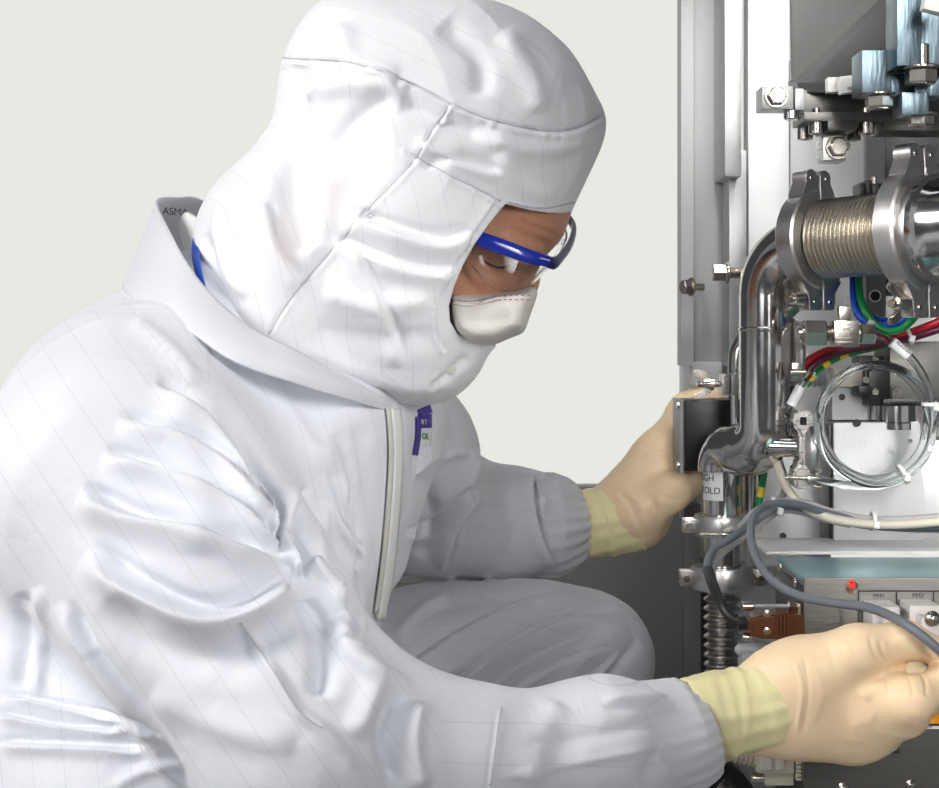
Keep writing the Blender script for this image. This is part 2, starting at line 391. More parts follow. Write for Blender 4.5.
def mesh_obj(name, V, Q, m, parent=None, attrs=None, normals=None):
    me = bpy.data.meshes.new(name); me.vertices.add(len(V)); me.vertices.foreach_set('co', np.asarray(V, np.float32).ravel())
    me.loops.add(Q.size); me.loops.foreach_set('vertex_index', Q.ravel().astype(np.int32))
    me.polygons.add(len(Q)); me.polygons.foreach_set('loop_start', np.arange(0, Q.size, 4, dtype=np.int32))
    try: me.polygons.foreach_set('loop_total', np.full(len(Q), 4, np.int32))
    except Exception: pass
    me.update(calc_edges=True); me.validate(); me.shade_smooth(); me.materials.append(m)
    for k, v in (attrs or {}).items():
        a = me.attributes.new(k, 'FLOAT', 'POINT'); a.data.foreach_set('value', np.asarray(v, np.float32))
    if normals is not None: me.normals_split_custom_set_from_vertices([tuple(n) for n in normals])
    o = bpy.data.objects.new(name, me); link(o, parent)
    if parent and parent.type == 'EMPTY': o.matrix_parent_inverse = Matrix.Translation(-parent.location)
    return o
def split(V, Q, lab, specs, parent, attrs):
    """cut one sewn garment mesh along its seams into parts that keep common normals"""
    N = vnorm(V, Q); out = []
    fl = np.array([np.bincount(r, minlength=1).argmax() for r in lab[Q[:, :1]]]) if False else lab[Q[:, 0]]
    for L, (name, m, par) in specs.items():
        q = Q[fl == L]
        if not len(q): out.append(None); continue
        u, inv = np.unique(q, return_inverse=True)
        par = parent if par is None else out[par]
        out.append(mesh_obj(name, V[u], inv.reshape(q.shape), m, par, {k: v[u] for k, v in attrs.items()}, N[u]))
    return out
def bvh_of(objs):
    vs = []; fs = []
    for o in objs:
        b = len(vs); vs += [v.co.copy() for v in o.data.vertices]; fs += [[b+i for i in p.vertices] for p in o.data.polygons]
    return BVHTree.FromPolygons(vs, fs)
def surf(tree, px, py, lift=0.):
    o = Vector((0, 0, CZ)); d = (P(px, py, 1)-o).normalized(); h = tree.ray_cast(o, d)
    if h[0] is None: return None
    n = h[1] if h[1].dot(d) < 0 else -h[1]
    return h[0]+n*lift, n
# ------------------------------------------------------------------ the person
person = thing('person', 'person in white cleanroom coverall, hood and pale gloves kneeling at the steel pipework', 'person', (P(200, 700, 1.3).x, 1.3, 0))
# skeleton joints
SH = P(128, 440, 1.19); ELB = P(325, 748, 1.05); WR = P(735, 716, 1.13)
SHF = P(430, 455, 1.50); ELBF = P(430, 520, 1.56); WRF = P(600, 522, 1.60)
HIPN = P(60, 760, 1.22); HIPF = P(300, 700, 1.46); KNF = P(585, 661, 1.52)
KNN = Vector((P(230, 800, 1.15).x, 1.18, .075))
def hand_near(g, e):
    k = .012
    f = g.chain(arr((735, 716, 1.13), (800, 697, 1.13), (852, 692, 1.135)), [.026+e, .031+e, .034+e], .03, (1, .62, 1))
    f = smin(f, g.chain(arr((800, 700, 1.135), (858, 716, 1.14)), [.03+e, .030+e], .03, (1, .7, 1)), .03)
    # thumb along the top, index below it, the others curl away behind
    f1 = smin(f, g.chain(arr((805, 680, 1.12), (858, 650, 1.115), (906, 639, 1.12), (950, 655, 1.135)), [.019+e, .015+e, .0105+e, .0088+e], .014), .02)
    f2 = smin(f, g.chain(arr((866, 700, 1.12), (910, 700, 1.105), (946, 682, 1.12), (960, 655, 1.145)), [.0165+e, .0135+e, .0105+e, .009+e], .012), k*1.5)
    f = smin(f1, f2, .004)
    f = smin(f, g.chain(arr((866, 716, 1.125), (905, 716, 1.12), (936, 694, 1.165), (912, 668, 1.20)), [.0165+e, .0125+e, .0105+e, .009+e], .012), k)
    f = smin(f, g.chain(arr((852, 735, 1.14), (886, 728, 1.155), (905, 708, 1.18), (895, 692, 1.185)), [.015+e, .0115+e, .010+e, .009+e], .012), k)
    f = smin(f, g.chain(arr((830, 740, 1.155), (860, 735, 1.17), (872, 716, 1.19), (862, 702, 1.195)), [.013+e, .010+e, .009+e, .008+e], .012), k)
    return f
def hand_far(g, e):
    k = .012
    f = g.chain(arr((598, 520, 1.60), (632, 512, 1.60), (660, 470, 1.605)), [.025+e, .032+e, .030+e], .03, (1, .75, 1))
    f = smin(f, g.chain(arr((630, 500, 1.60), (662, 455, 1.615), (682, 425, 1.625)), [.026+e, .022+e, .019+e], .02), .02)
    for q, (dx, dd) in enumerate([(0, 0), (6, .014), (12, .028)]):
        f = smin(f, g.chain(arr((668+dx, 440-q*4, 1.625+dd), (683+dx, 408-q*2, 1.632+dd), (708+dx, 397, 1.635+dd), (732+dx, 400, 1.63+dd)), [.013+e, .0115+e, .0102+e, .009+e], .012), k)
    f = smin(f, g.chain(arr((672, 450, 1.60), (690, 420, 1.622), (712, 405, 1.63)), [.0135+e, .011+e, .0095+e], .012), k)
    f = smin(f, g.chain(arr((640, 512, 1.58), (672, 492, 1.565), (698, 478, 1.565), (722, 468, 1.575)), [.024+e, .0165+e, .0125+e, .0105+e], .012), .016)
    return f
HEADPOLY = [(330, 60), (400, 20), (470, 25), (530, 60), (566, 105), (580, 150), (577, 190), (569, 222), (560, 243), (548, 253), (541, 263), (541, 280), (537, 297), (524, 300), (518, 312), (512, 320), (502, 332), (484, 344), (455, 352), (425, 350), (390, 330), (350, 300), (310, 230), (300, 140)]
def build_body():
    g = Grid((-.66, .98, -.0), (.40, 1.72, 1.02), .0065)
    f = g.infl(HEADPOLY, 1.32, .062, .078, 2)
    f = smin(f, g.chain(arr((395, 250, 1.32), (310, 320, 1.33), (230, 430, 1.34)), [.055, .055, .07], .04), .04)
    f = smin(f, g.chain(arr((225, 430, 1.33), (110, 560, 1.33), (90, 730, 1.33)), [.10, .12, .11], .05, (1, 1.15, 1)), .05)
    f = smin(f, g.chain([SH, P(205, 595, 1.10), ELB, P(450, 768, 1.06), P(600, 750, 1.09), WR], [.055, .05, .042, .036, .026, .020], .02), .04)
    f = smin(f, g.chain([P(415, 450, 1.49), ELBF, P(500, 526, 1.58), WRF], [.04, .04, .036, .025], .02), .04)
    f = smin(f, g.chain([HIPN, KNN, KNN+Vector((-.34, .02, -.02))], [.085, .05, .035], .03), .04)
    f = smin(f, g.chain([HIPF+Vector((0,0,-.02)), KNF+Vector((-.01,0,-.01)), Vector((KNF.x-.02, 1.52, .05))], [.065, .04, .034], .03), .04)
    f = smin(f, g.cone((KNF.x-.03, 1.52, .035), (KNF.x+.14, 1.52, .03), .034, .028), .03)
    f = smin(f, hand_near(g, -.0015), .012); f = smin(f, hand_far(g, -.0015), .012)
    V, Q = nets(g, f); V = relax(V, Q, 1); V, Q = subdiv(V, Q, 1)
    wr = [('g', [(515, 219), (530, 226), (548, 232), (560, 238)], 3, 1.8), ('g', [(523, 214), (540, 220), (562, 225)], 2.6, 1.6), ('g', [(512, 228), (528, 236), (552, 245)], 3, 1.6),
          ('r', [(500, 236), (520, 245), (545, 252)], 7, 3.5), ('g', [(485, 262), (500, 256), (520, 260), (532, 266)], 8, 3.5), ('r', [(480, 274), (500, 282), (518, 282)], 6, 1.6)]
    V = folds(V, Q, wr, (V[:, 1] < 1.4) & (V[:, 0] > 0))
    return mesh_obj('body', V, Q, M_skin, person)
body = build_body()

# ---- coverall
TORSO = [(215, 240), (150, 278), (100, 300), (55, 337), (12, 395), (-25, 470), (-50, 560), (-62, 660), (-60, 760), (-20, 850), (120, 880), (260, 850), (330, 760), (368, 665), (384, 600), (396, 540), (402, 470), (406, 420), (396, 385), (330, 325), (270, 270)]
def coverall():
    g = Grid((-.66, .95, -.0), (.18, 1.74, .93), .006)
    torso = g.infl(TORSO, 1.33, .15, .185, 8)
    torso = smin(torso, g.chain(arr((300, 420, 1.40), (416, 432, 1.48)), [.09, .049], .05), .06)      # far shoulder
    torso = smin(torso, g.chain(arr((393, 430, 1.40), (385, 560, 1.40)), [.026, .014], .04), .05)
    hipn = g.chain([P(40, 770, 1.2), P(150, 810, 1.17), KNN+Vector((0, 0, .02))], [.12, .115, .08], .05)
    sl = g.chain([P(128, 440, 1.19), P(125, 490, 1.14), P(200, 590, 1.09), P(315, 735, 1.05)], [.098, .1, .083, .070], .04)
    sl = smin(sl, g.chain([P(315, 735, 1.05), P(450, 765, 1.06), P(600, 748, 1.09), P(655, 741, 1.115)], [.070, .050, .041, .038], .03), .03)
    slf = g.chain([P(424, 462, 1.50), P(430, 508, 1.56), ], [.050, .060], .03)
    slf = smin(slf, g.chain([P(436, 510, 1.56), P(490, 524, 1.58), P(518, 524, 1.59), P(535, 523, 1.595)], [.060, .052, .050, .047], .02), .03)
    legf = g.chain([P(300,730,1.46), P(430, 684, 1.50), P(500, 672, 1.51), P(555, 663, 1.52), KNF], [.10, .084, .0745, .066, .057], .04)
    legf = smin(legf, g.chain([KNF, Vector((KNF.x-.03, 1.52, .30)), Vector((KNF.x-.02, 1.52, .06))], [.056, .06, .055], .03), .03)
    legn = smin(hipn, g.cone(KNN+Vector((0, 0, .015)), KNN+Vector((-.36, .02, .0)), .08, .055), .04)
    parts = [torso, sl, slf, legn, legf]
    f = smin(torso, legn, .07); f = smin(f, sl, .035); f = smin(f, slf, .03); f = smin(f, legf, .006)
    # neck opening: hollow the garment's top
    hol = g.infl([(215, 180), (185, 215), (215, 255), (255, 290), (310, 325), (385, 370), (400, 330), (350, 200)], 1.32, .05, .08, 3)
    f = smax(f, -hol, .01)
    V, Q = nets(g, f); V = relax(V, Q, 2); 
    # labels from the fields, sampled at the grid
    def samp(fl, V):
        i = np.clip(((V-g.lo)/g.h).round().astype(int), 0, g.n-1); fl = np.broadcast_to(fl, tuple(g.n)); return fl[i[:, 0], i[:, 1], i[:, 2]]
    V, Q = subdiv(V, Q, 1)
    L = np.argmin(np.stack([samp(p, V) for p in parts], 1)+np.array([0, 0, 0, .0, 0]), 1)
    V, Q2 = V, Q
    nV = len(V)
    V2, Q2 = subdiv(V, Q, 1)
    L2 = np.argmin(np.stack([samp(p, V2) for p in parts], 1), 1)
    V, Q, L = V2.astype(np.float64), Q2, L2
    near = (V[:, 1] < 1.33); farm = V[:, 1] > 1.36
    a = crumple(V, Q, .0022, 26, 3, (1, 1, .6)); V = a
    FN = [('s', [(150, 385), (213, 430), (262, 490), (282, 545)], 16, 10.9), ('g', [(215, 400), (255, 455), (277, 515), (288, 560)], 11, 7.8),
          ('s', [(77, 493), (129, 519), (194, 535), (282, 566)], 18, 12.5), ('s', [(100, 455), (165, 475), (230, 505), (280, 550)], 15, 9.4),
          ('s', [(84, 551), (129, 586), (194, 615), (245, 613), (303, 578)], 20, 14.0), ('s', [(115, 420), (180, 440), (235, 470), (272, 520)], 14, 7.8),
          ('g', [(100, 600), (160, 650), (230, 660), (300, 610)], 26, 9.1), ('r', [(239, 618), (271, 667), (297, 709), (322, 728), (368, 775)], 9, 5.9),
          ('g', [(305, 600), (325, 650), (318, 700)], 16, 10.4), ('r', [(345, 640), (372, 690), (350, 740)], 18, 9.1), ('g', [(400, 690), (385, 740), (398, 788)], 12, 9.1),
          ('r', [(420, 700), (412, 745), (425, 790)], 14, 7.8), ('r', [(330, 620), (360, 660), (410, 690)], 12, 6.5),
          ('s', [(62, 600), (90, 660), (150, 735), (185, 790)], 13, 7.8), ('r', [(150, 690), (220, 725), (300, 745)], 22, 5.2),
          ('r', [(170, 400), (195, 470), (200, 560)], 30, 3.9), ('g', [(20, 590), (26, 640), (20, 690)], 13, 7.8), ('r', [(38, 585), (44, 640), (36, 700)], 9, 5.2),
          ('s', [(0, 696), (60, 708), (120, 722), (160, 742)], 7, 5.2), ('s', [(-5, 715), (60, 728), (130, 732)], 8, 6.0), ('s', [(-5, 745), (70, 748), (150, 752)], 9, 5.2),
          ('r', [(110, 790), (150, 770), (190, 762)], 9, 2.9),
          # chest
          ('g', [(335, 430), (352, 470), (350, 520)], 9, 3.9), ('s', [(312, 560), (335, 590), (352, 640)], 7, 5.2), ('s', [(322, 470), (338, 520), (365, 560)], 7, 3.9), ('r', [(352, 560), (362, 600), (360, 650)], 6, 3.9),
          ('r', [(215, 345), (270, 380), (310, 430), (330, 480)], 20, 5.2), ('g', [(250, 360), (300, 400), (330, 450)], 12, 3.9), ('s', [(300, 480), (290, 530), (300, 580)], 12, 7.8),
          ('r', [(325, 500), (318, 560), (345, 620)], 14, 6.5), ('s', [(345, 470), (352, 540), (340, 610)], 12, 6.2), ('g', [(285, 555), (300, 590), (330, 640)], 12, 6.5),
          ('g', [(360, 420), (366, 480), (360, 540)], 16, 3.9), ('seam', [(210, 345), (210, 383)], 3, 0.5), ('r', [(130, 320), (165, 345), (200, 385)], 12, 3.9),
          # forearm: overlapped sleeve edge, lengthwise pleats
          ('s', [(488, 800), (494, 760), (502, 706)], 6, 1.3), ('g', [(520, 745), (600, 735), (680, 712)], 14, 3.9), ('r', [(490, 780), (580, 762), (690, 742)], 6, 2.0),
          ('s', [(700, 690), (660, 700), (600, 700)], 10, 4.7), ('g', [(640, 790), (665, 740), (650, 700)], 16, 3.9), ('r', [(560, 700), (540, 740), (530, 790)], 20, 3.9)]
    V = folds(V, Q, FN, near | (L == 0)); V = relax(V, Q, 2, .4)
    FF = [('s', [(478, 447), (462, 500), (440, 572)], 9, 9.4), ('g', [(420, 470), (432, 520), (418, 560)], 12, 7.8), ('r', [(408, 470), (440, 455), (470, 450)], 10, 6.5),
          ('s', [(405, 540), (450, 520), (480, 490)], 10, 7.8), ('s', [(533, 472), (530, 500), (540, 540), (560, 572)], 9, 9.4), ('r', [(560, 480), (575, 500), (580, 540)], 6, 3.9),
          ('g', [(500, 485), (515, 530), (500, 570)], 14, 3.9), ('g', [(550, 500), (560, 520), (580, 515)], 5, 3.9), ('g', [(548, 540), (565, 535), (585, 530)], 5, 3.9), ('r', [(548, 550), (565, 548), (585, 540)], 5, 3.9),
          ('s', [(395, 680), (450, 640), (520, 605), (590, 592)], 12, 6.2), ('s', [(440, 700), (490, 660), (560, 625), (620, 615)], 10, 6.2), ('s', [(425, 720), (470, 668), (530, 628), (580, 612)], 8, 4.5), ('s', [(470, 705), (515, 668), (565, 642), (600, 632)], 8, 4.5), ('s', [(505, 700), (545, 672), (585, 655), (612, 648)], 7, 3.9), ('s', [(540, 705), (575, 685), (600, 672), (625, 650)], 7, 3.9), ('r', [(395, 640), (420, 610), (450, 595)], 9, 3.9),
          ('r', [(560, 690), (590, 650), (630, 625)], 12, 3.9), ('g', [(600, 690), (625, 655), (640, 640)], 8, 3.9), ('g', [(400, 620), (470, 600), (540, 600)], 12, 3.9)]
    V = folds(V, Q, FF, farm)
    UV = proj(V); st = np.zeros(len(V))
    st = np.where(L == 0, V[:, 0]*.93+V[:, 2]*.25+V[:, 1]*.3, 0)
    st = np.where(L == 1, V[:, 0]*.80+V[:, 2]*.55+V[:, 1]*.2, st)
    fo = (L == 1) & (UV[:, 0] > 440); st = np.where(fo, V[:, 2]*.96+V[:, 0]*.12, st)
    st = np.where(L == 2, V[:, 2]*1.+V[:, 0]*.2, st); st = np.where(L == 3, V[:, 0]*.95+V[:, 2]*.2, st); st = np.where(L == 4, V[:, 2]*.97+V[:, 0]*.18+V[:, 1]*.3, st)
    parts = split(V, Q, L, {0: ('coverall', M_suit, None), 1: ('sleeve', M_suit, 0), 2: ('sleeve', M_suit, 0), 3: ('trouser_leg', M_suit, 0), 4: ('trouser_leg', M_leg_shade, 0)}, person, {'stripe': st})
    return parts
CA = coverall()
def boot(a, b, c, name='overboot'):
    lo = np.min([a, b, c], 0)-.09; hi = np.max([a, b, c], 0)+.09; g = Grid(lo, hi, .007); f = g.chain([a, b, c], [.055, .047, .042], .04)
    f = smax(f, .004-g.Z+0*f, .008); V, Q = nets(g, f); V = relax(V, Q, 2); V, Q = subdiv(V, Q, 1)
    return mesh_obj(name, V, Q, M_trim, person, {})
boot(Vector((KNF.x-.02, 1.52, .14)), Vector((KNF.x-.02, 1.52, .05)), Vector((KNF.x+.13, 1.52, .036)))
boot(KNN+Vector((-.30, .02, -.01)), KNN+Vector((-.38, .02, -.02)), KNN+Vector((-.40, .02, .05)))
T_suit = bvh_of(CA)

# ---- gathered sleeve cuffs
def ruffle(pts, rs, name, parent, m, nf=17, amp=.0022, n=96, sub=8, flat=None):
    path = crom([Vector(p) for p in pts], sub); N = len(path); V = []; Fc = []
    up = None
    for i, p in enumerate(path):
        T = (path[min(i+1, N-1)]-path[max(i-1, 0)]).normalized()
        if up is None: up = T.orthogonal().normalized()
        up = (up-T*up.dot(T)).normalized(); e2 = T.cross(up); t = i/(N-1); R = float(np.interp(t*(len(rs)-1), range(len(rs)), rs))
        for k in range(n):
            a = 2*math.pi*k/n; r = R+amp*(.3+.7*t)*math.sin(nf*a+1.3*math.sin(3*a)+2*t)+amp*.6*math.sin(5*a+4*t)
            V.append(p+(up*math.cos(a)+e2*math.sin(a))*r)
    for i in range(N-1):
        for k in range(n): Fc.append((i*n+k, i*n+(k+1) % n, (i+1)*n+(k+1) % n, (i+1)*n+k))
    o = fromarr(name, V, Fc, m, parent); s = o.modifiers.new('s', 'SOLIDIFY'); s.thickness = .0015; s.offset = -1
    return o
ruffle(arr((610, 747, 1.095), (652, 741, 1.11), (684, 734, 1.118), (701, 728, 1.122)), [.0410, .0415, .0395, .033], 'sleeve_cuff', CA[0], M_suit, 23, .0008)
ruffle(arr((530, 524, 1.59), (552, 524, 1.593), (569, 523, 1.597), (579, 522, 1.60)), [.0505, .052, .0435, .034], 'sleeve_cuff', CA[0], M_suit, 21, .0022)

# ---- stand collar
def loft(rings, name, m, parent, th=.002, closed=True, sub=6, attrs=None):
    RR = []
    for r in rings:
        q = [Vector(p) for p in r]; n = len(q); out = []
        for i in range(n if closed else n-1):
            a, b, c, d = (q[i-1], q[i], q[(i+1) % n], q[(i+2) % n]) if closed else (q[max(i-1, 0)], q[i], q[i+1], q[min(i+2, n-1)])
            for k in range(sub): t = k/sub; out.append(.5*((2*b)+(c-a)*t+(2*a-5*b+4*c-d)*t*t+(3*b-3*c+d-a)*t**3))
        if not closed: out.append(q[-1])
        RR.append(out)
    RR2 = []
    cols = [crom([RR[j][i] for j in range(len(RR))], 5) if len(RR) > 2 else [RR[0][i].lerp(RR[1][i], k/5) for k in range(6)] for i in range(len(RR[0]))]
    V = []; m_ = len(cols[0]); n = len(cols)
    for j in range(m_):
        for i in range(n): V.append(cols[i][j])
    Fc = [(j*n+i, j*n+(i+1) % n, (j+1)*n+(i+1) % n, (j+1)*n+i) for j in range(m_-1) for i in range(n if closed else n-1)]
    o = fromarr(name, V, Fc, m, parent); s = o.modifiers.new('s', 'SOLIDIFY'); s.thickness = th; s.offset = 0
    return o
up_ = arr((157, 201, 1.33), (170, 232, 1.25), (200, 282, 1.20), (245, 325, 1.175), (300, 354, 1.175), (350, 380, 1.21), (393, 402, 1.29), (405, 398, 1.38), (340, 330, 1.46), (260, 250, 1.46), (206, 203, 1.42), (178, 198, 1.375))
mid_ = arr((143, 238, 1.32), (152, 268, 1.23), (188, 303, 1.175), (240, 342, 1.145), (300, 368, 1.15), (350, 388, 1.19), (393, 406, 1.285), (410, 402, 1.40), (345, 345, 1.49), (255, 275, 1.49), (190, 235, 1.45), (160, 225, 1.39))
lo_ = arr((124, 285, 1.31), (134, 300, 1.22), (180, 325, 1.16), (235, 362, 1.13), (300, 385, 1.15), (350, 400, 1.19), (393, 412, 1.29), (415, 412, 1.42), (350, 370, 1.50), (250, 310, 1.50), (172, 275, 1.46), (142, 270, 1.40))
col = loft([up_, mid_, lo_], 'collar', M_suit, CA[0], .0025)

# ---- hood
HOOD = [(290, 45), (312, 8), (345, -8), (400, -14), (450, -10), (490, 0), (540, 27), (575, 60), (592, 90), (606, 124), (601, 150), (588, 182), (574, 212), (560, 245), (540, 290), (520, 330), (492, 346), (479, 374), (458, 396), (430, 405), (390, 400), (350, 388), (310, 366), (285, 345), (268, 310), (240, 250), (262, 170), (274, 130), (278, 85)]
SKIRT = [(272, 145), (245, 163), (215, 190), (196, 232), (195, 300), (225, 370), (290, 410), (350, 412), (370, 300), (340, 200), (300, 150)]
OPEN = [(503, 211), (488, 230), (474, 250), (463, 270), (455, 289), (450, 307), (451, 322), (458, 334), (472, 341), (490, 345), (540, 352), (700, 360), (700, 100), (640, 205), (574, 212), (560, 215.5), (545, 217), (524, 215)]
def hood():
    g = Grid((-.26, 1.14, .70), (.15, 1.50, 1.12), .006)
    head = g.infl(HOOD, 1.32, .135, .118, 10)
    sk = g.infl(SKIRT, 1.32, .09, .125, 6)
    f = smin(head, sk, .03)
    V, Q = nets(g, f); V = relax(V, Q, 2); V, Q = subdiv(V, Q, 2); V = V.astype(np.float64)
    V = crumple(V, Q, .0022, 30, 8, (1, 1, .7))
    m = V[:, 1] < 1.32
    FH = [('seam', [(232, 30), (280, 58), (345, 62), (410, 82), (470, 112), (525, 128), (570, 130), (604, 115)], 5, 2.3),
          ('seam', [(262, 345), (290, 300), (330, 252), (372, 205), (410, 165), (432, 130), (450, 104)], 4, 1.4),
          ('seam', [(408, 152), (440, 170), (480, 190), (503, 203)], 4.5, 1.6), ('r', [(415, 140), (450, 160), (500, 180)], 9, 3.9),
          ('seam', [(497, 203), (466, 248), (444, 290), (436, 330), (445, 350)], 4, 1.6),
          ('g', [(330, 150), (355, 120), (395, 90)], 14, 6.5), ('r', [(300, 95), (350, 85), (410, 95)], 16, 6.5), ('g', [(400, 100), (440, 118), (500, 140)], 12, 5.2),
          ('r', [(470, 130), (530, 150), (590, 140)], 14, 5.2), ('g', [(420, 165), (460, 158), (505, 172)], 8, 3.9), ('r', [(500, 150), (520, 185), (560, 195)], 16, 3.9),
          ('g', [(300, 150), (295, 200), (315, 250)], 18, 6.5), ('r', [(330, 170), (325, 220), (300, 270)], 16, 5.2), ('s', [(262, 200), (275, 250), (300, 290)], 12, 6.5),
          ('g', [(240, 190), (236, 240), (255, 290)], 13, 7.8), ('r', [(222, 200), (220, 250), (245, 300)], 10, 5.2), ('g', [(205, 230), (215, 280), (245, 310)], 8, 5.2),
          ('s', [(345, 215), (390, 232), (440, 245), (475, 235)], 14, 5.9), ('s', [(330, 240), (380, 262), (430, 275), (458, 270)], 13, 5.2), ('r', [(320, 290), (370, 305), (440, 300)], 16, 4.5),
          ('g', [(310, 330), (370, 340), (440, 335)], 18, 5.2), ('r', [(300, 345), (350, 368), (410, 385), (455, 380)], 12, 5.2), ('s', [(350, 250), (380, 310), (400, 370)], 14, 3.9),
          ('g', [(470, 355), (450, 375), (430, 392)], 7, 3.9), ('r', [(340, 20), (350, 60), (400, 80)], 18, 5.2), ('g', [(440, 20), (480, 60), (480, 100)], 16, 4.5), ('r', [(500, 30), (530, 75), (540, 115)], 16, 3.9),
          ('g', [(290, 60), (310, 100), (300, 140)], 12, 5.2), ('r', [(470, 260), (455, 300), (458, 330)], 5, 1.6)]
    V = folds(V, Q, FH, m)
    UV = proj(V); st = V[:, 0]*.94+V[:, 2]*.26+V[:, 1]*.35
    up = (polydist(UV, [(232, 30), (280, 58), (345, 62), (410, 82), (470, 112), (525, 128), (570, 130), (640, 105)])[1] < 0); st = np.where(up, V[:, 0]*.5+V[:, 2]*.86+V[:, 1]*.3, st)
    pk = np.exp(-(((UV[:, 0]-325)/26)**2+((UV[:, 1]-178)/30)**2))*.55+np.exp(-(((UV[:, 0]-285)/24)**2+((UV[:, 1]-245)/24)**2))*.35
    pk = pk*(V[:, 1] < 1.32)
    c = V[Q].mean(1); pts = np.array([[(u-CX)/F*1.30, CZ-(v-CY)/F*1.30] for u, v in OPEN]); ins = np.zeros(len(Q), bool)
    for i in range(len(pts)):
        a, b = pts[i], pts[(i+1) % len(pts)]
        ins ^= ((a[1] > c[:, 2]) != (b[1] > c[:, 2])) & (c[:, 0] < (b[0]-a[0])*(c[:, 2]-a[1])/(b[1]-a[1]+1e-12)+a[0])
    Qk = Q[~ins]; eb = np.isin(np.arange(len(V)), Qk) & np.isin(np.arange(len(V)), Q[ins]); ib = np.nonzero(eb)[0]; XZ = V[ib][:, [0, 2]]; bd = np.full(len(ib), 9.); tg = XZ.copy()
    for i in range(len(pts)):
        a, b = pts[i], pts[(i+1) % len(pts)]; e = b-a; t = np.clip(((XZ-a)@e)/(e@e), 0, 1); q = a+t[:, None]*e; d = np.hypot(*(XZ-q).T); mm = d < bd; bd[mm] = d[mm]; tg[mm] = q[mm]
    ok = bd < .003; V[ib[ok], 0] = tg[ok, 0]; V[ib[ok], 2] = tg[ok, 1]
    o = mesh_obj('hood', V, Q[~ins], M_hood, person, {'stripe': st, 'skin_show': pk})
    sm = o.modifiers.new('s', 'SOLIDIFY'); sm.thickness = .0016; sm.offset = -1
    return o
hd = hood(); T_hood = bvh_of([hd])

# strip of fabric laid on a surface along page points
def strip(tree, pts, wd, lift, name, m, parent, th=.0012, sub=6, hem=True):
    c = crom([Vector((a, b, 0)) for a, b in pts], sub) if len(pts) > 2 else [Vector((*pts[0], 0)).lerp(Vector((*pts[1], 0)), k/10) for k in range(11)]
    rows = []
    last = [None]*5
    for i, p in enumerate(c):
        T = (c[min(i+1, len(c)-1)]-c[max(i-1, 0)]); T.normalize(); nrm = Vector((-T.y, T.x, 0)); row = []
        for j in range(5):
            q = p+nrm*(wd*(j/4-.5)); h = surf(tree, q.x, q.y, lift)
            v = h[0] if h else None
            if v is None: v = last[j]
            if v is None: break
            row.append(v); last[j] = v
        if len(row) == 5: rows.append(row)
    V = [v for r in rows for v in r]
    for _ in range(2):
        W = [v.copy() for v in V]
        for i in range(1, len(rows)-1):
            for j in range(5): W[i*5+j] = (V[i*5+j]*2+V[i*5+j-5]+V[i*5+j+5])/4
        V = W
    Fc = [(i*5+j, i*5+j+1, i*5+5+j+1, i*5+5+j) for i in range(len(rows)-1) for j in range(4)]
    o = fromarr(name, V, Fc, m, parent); s = o.modifiers.new('s', 'SOLIDIFY'); s.thickness = th; s.offset = 0
    return o
strip(T_suit, [(391, 409), (394, 450), (391, 510), (385, 570), (378, 618)], 9, .003, 'zipper_flap', M_trim, CA[0], .003)
strip(T_suit, [(385, 409), (388, 450), (385, 510), (379, 570), (373, 612)], 3, .003, 'zipper_tape', M_beige, CA[0], .002)

M_seam_shade = cloth('seam_crease_shade', (.66, .66, .69))  # grey paints the thin crease shade along each seam
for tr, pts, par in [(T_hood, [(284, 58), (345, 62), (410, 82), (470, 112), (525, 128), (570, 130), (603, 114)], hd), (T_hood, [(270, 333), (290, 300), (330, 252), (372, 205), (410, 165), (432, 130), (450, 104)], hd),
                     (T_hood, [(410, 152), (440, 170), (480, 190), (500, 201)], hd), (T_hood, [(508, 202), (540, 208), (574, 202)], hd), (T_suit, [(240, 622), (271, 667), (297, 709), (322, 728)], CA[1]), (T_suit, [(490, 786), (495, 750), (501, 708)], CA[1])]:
    strip(tr, pts, 1.5, .0003, 'seam', M_seam_shade, par, .0012, 9)
# ---- gloves
def glove(fn, lo, hi, fl, nm, plane):
    g = Grid(lo, hi, .0042); f = fn(g, .0006)
    a, d = plane; f = smax(f, (g.X-a[0])*d[0]+(g.Y-a[1])*d[1]+(g.Z-a[2])*d[2]+0*f, .002)
    V, Q = nets(g, f); V = relax(V, Q, 1); V, Q = subdiv(V, Q, 2 if fn is hand_near else 1); V = V.astype(np.float64)
    V = folds(V, Q, fl); V = crumple(V, Q, .0003, 120, 5)
    return mesh_obj('glove', V, Q, M_glove, person)
a = P(722, 716, 1.13); d = Vector((-1, 0, -.1)).normalized()
gn = glove(hand_near, (P(715, 0, 1.13).x, 1.04, P(0, 790, 1.13).z), (P(985, 0, 1.13).x, 1.25, P(0, 600, 1.13).z),
    [('r', [(795, 660), (802, 690), (796, 735)], 3, .9), ('g', [(803, 655), (809, 690), (803, 735)], 3, .7), ('r', [(815, 665), (822, 695), (812, 725)], 5, .5),
     ('r', [(862, 700), (872, 690), (888, 688)], 9, 2.2), ('r', [(850, 728), (862, 722), (876, 720)], 9, 1.0),
     ('g', [(880, 640), (884, 655), (892, 662)], 3, 1), ('g', [(870, 636), (873, 652), (885, 668)], 3, .8), ('g', [(905, 672), (912, 686), (912, 700)], 2.5, .9), ('g', [(918, 668), (925, 682), (926, 697)], 2.5, .9),
     ('r', [(845, 640), (852, 660), (870, 675)], 5, .9), ('g', [(828, 640), (835, 665), (850, 685)], 4, .6), 
     ('g', [(892, 664), (905, 672), (925, 672)], 3, 1.0)], 'n', (a, d))
a = P(592, 521, 1.60)
